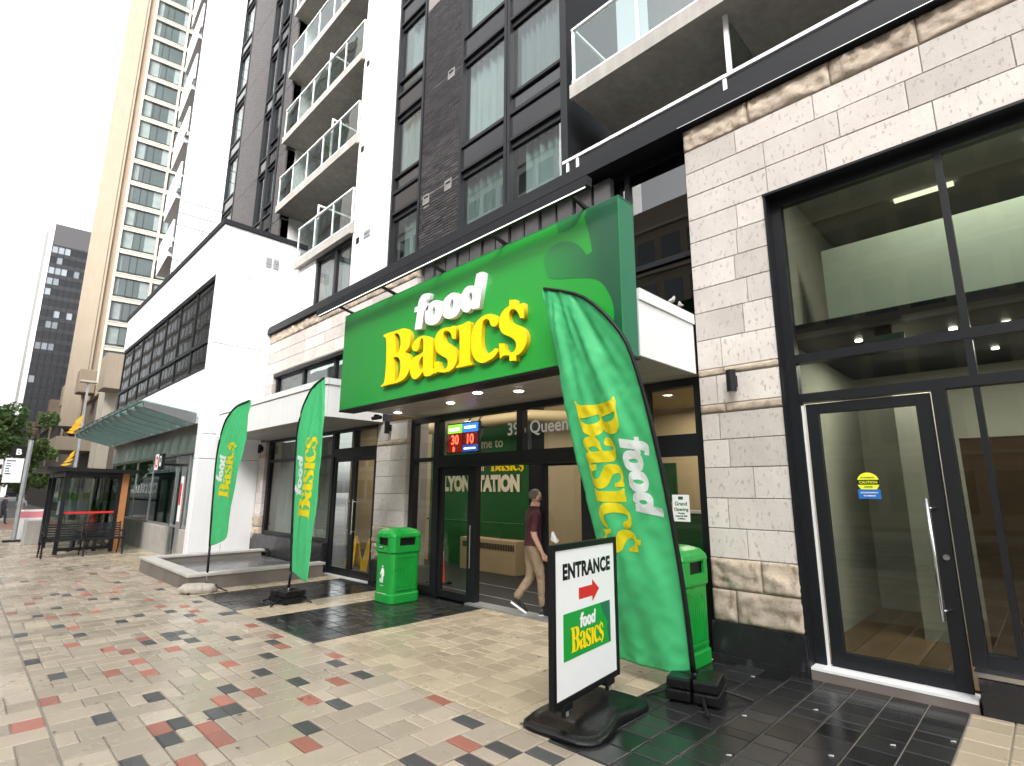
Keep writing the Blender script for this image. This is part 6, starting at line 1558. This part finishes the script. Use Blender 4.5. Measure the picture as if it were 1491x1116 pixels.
# ================================================================== TREES AND FAR STREET
LEAF = [mat('leaf_green_%s' % n_, c, .6, var=.25, vscale=2, obj_var=0, tone=.45, translucent=.25) for n_, c in (('deep', (.07, .13, .03)), ('mid', (.10, .16, .04)))]
BARK = mat('bark', (.09, .07, .055), .9, var=.25, vscale=8)
def tree(loc, h, r, label, seed, nleaf=5200, lm=0):
    rn = random.Random(seed)
    t = empty('street_tree', loc, 0, label, 'tree', 'street trees at the far crossing')
    m = MB(); m.tube([(0, 0, 0), (.05, .03, h * .22), (-.03, .06, h * .45), (.0, .0, h * .8)], [.17, .13, .10, .03], 10)
    for k in range(9):
        a = rn.uniform(0, 6.28); z = h * rn.uniform(.32, .7); l = r * rn.uniform(.5, .95)
        m.tube([(0, .03, z), (l * .5 * math.cos(a), l * .5 * math.sin(a), z + l * .3), (l * math.cos(a), l * math.sin(a), z + l * .55)], [.06, .04, .012], 6)
    m.build('trunk', BARK, t)
    cl = [(Vector((rn.gauss(0, .45) * r, rn.gauss(0, .45) * r, h * rn.uniform(.38, .95))), rn.uniform(.22, .42) * r) for _ in range(34)]
    m = MB()
    for i in range(nleaf):
        c, cr_ = rn.choice(cl); d = Vector((rn.gauss(0, 1), rn.gauss(0, 1), rn.gauss(0, .8))).normalized() * cr_ * rn.uniform(.5, 1.0) ** .5
        p = c + d; s = rn.uniform(.09, .19); a = Vector((rn.gauss(0, 1), rn.gauss(0, 1), rn.gauss(0, .6))).normalized(); b = a.cross(Vector((rn.gauss(0, 1), rn.gauss(0, 1), rn.gauss(0, 1)))).normalized()
        m.t = rn.random(); m.face([p - a * s, p + b * s * .55, p + a * s, p - b * s * .55])
    m.build('crown', LEAF[lm], t)
tree((-46, .55, gz(-46)), 7.4, 2.1, 'dense green street tree at the left edge behind the bus stop sign', 1, 6500)
tree((-52, 3.1, gz(-52)), 5.6, 1.25, 'yellowish green street tree between the stop pole and the brown podium', 2, 5200, 1)
tree((-62, -1.5, gz(-58)), 9.0, 2.6, 'large dark street tree cut by the left edge of the photo', 3, 6000)
simple_person((-44.5, 1.9, gz(-44)), .4, 'pedestrian in dark coat under the far trees, nearest the stop pole', DARKC, DARKC, HAIR2)
simple_person((-46, 1.35, gz(-46)), 2.4, 'pedestrian in black with white sleeve under the far tree at the left edge', BLACK, DARKC, HAIR2)
simple_person((-41, 2.45, gz(-41)), 1.2, 'pedestrian in grey top right of the stop pole', GREYTILE, DARKC, HAIR)
car = empty('parked_car', (-56, -.2, gz(-56)), 0.2, 'dark parked car far off under the trees at the left edge', 'car')
m = MB(); m.loft([[(-2.1, -.85, .35), (2.1, -.85, .35), (2.1, .85, .35), (-2.1, .85, .35)], [(-2.2, -.88, .6), (2.2, -.88, .55), (2.2, .88, .55), (-2.2, .88, .6)], [(-2.1, -.85, .95), (2.05, -.85, .85), (2.05, .85, .85), (-2.1, .85, .95)]]); m.build('body', mat('car_paint', (.02, .02, .025), .2, coat=.6), car, bevel=.06)
m = MB(); m.loft([[(-1.7, -.78, .94), (1.1, -.78, .88), (1.1, .78, .88), (-1.7, .78, .94)], [(-1.2, -.62, 1.45), (.4, -.62, 1.45), (.4, .62, 1.45), (-1.2, .62, 1.45)]]); m.build('cabin_glass', SPAND, car, bevel=.04)
for sx_ in (-1.35, 1.35):
    for sy_ in (-.86, .86): m = MB(); m.tube([(sx_, sy_ - .1, .33), (sx_, sy_ + .1, .33)], .33, 18); w = m.build('wheel', RUBBER, car); m = MB(); m.tube([(sx_, sy_ - .105, .33), (sx_, sy_ + .105, .33)], .19, 12); m.build('rim', STEEL, w)

# ================================================================== BUILDINGS ACROSS THE STREET (seen in the glass)
def opposite(name, x0, x1, y, h, wall_m, fh, ww, label):
    t = empty(name, ((x0 + x1) / 2, y, -.5), PI, label, 'building')
    w = (x1 - x0) / 2
    m = MB(); m.box(-w, 0, 0, w, 14, h); m.build('wall', wall_m, t)
    m = MB(); k = 1.2
    while k < h - fh:
        x = -w + .6
        while x < w - ww: m.box(x, -.02, k, x + ww * .72, .05, k + fh * .58); x += ww
        k += fh
    o = m.build('window', HGL, t); tag(o, kind='stuff')
    m = MB(); k = 1.2 - fh * .2
    while k < h: m.box(-w, -.18, k, w, -.021, k + .18); k += fh
    m.build('floor_band', CREAM, t)
opposite('concrete_office_block', -62, -26, -19, 34, WPANEL2, 3.4, 2.4, 'pale concrete office block across the street, mirrored in the windows')
opposite('tall_office_block', -190, -66, -20, 70, CONC, 3.6, 2.6, 'tall grey office block down the street, mirrored in the dark glass band')
opposite('tan_office_block', -22, 2, -20, 22, BEIGE, 3.3, 1.9, 'tan office block across the street, mirrored in the shop glass')
opposite('grey_office_block', 7, 34, -19, 28, CONC, 3.5, 2.8, 'grey office block across the street to the right, seen only in reflections')
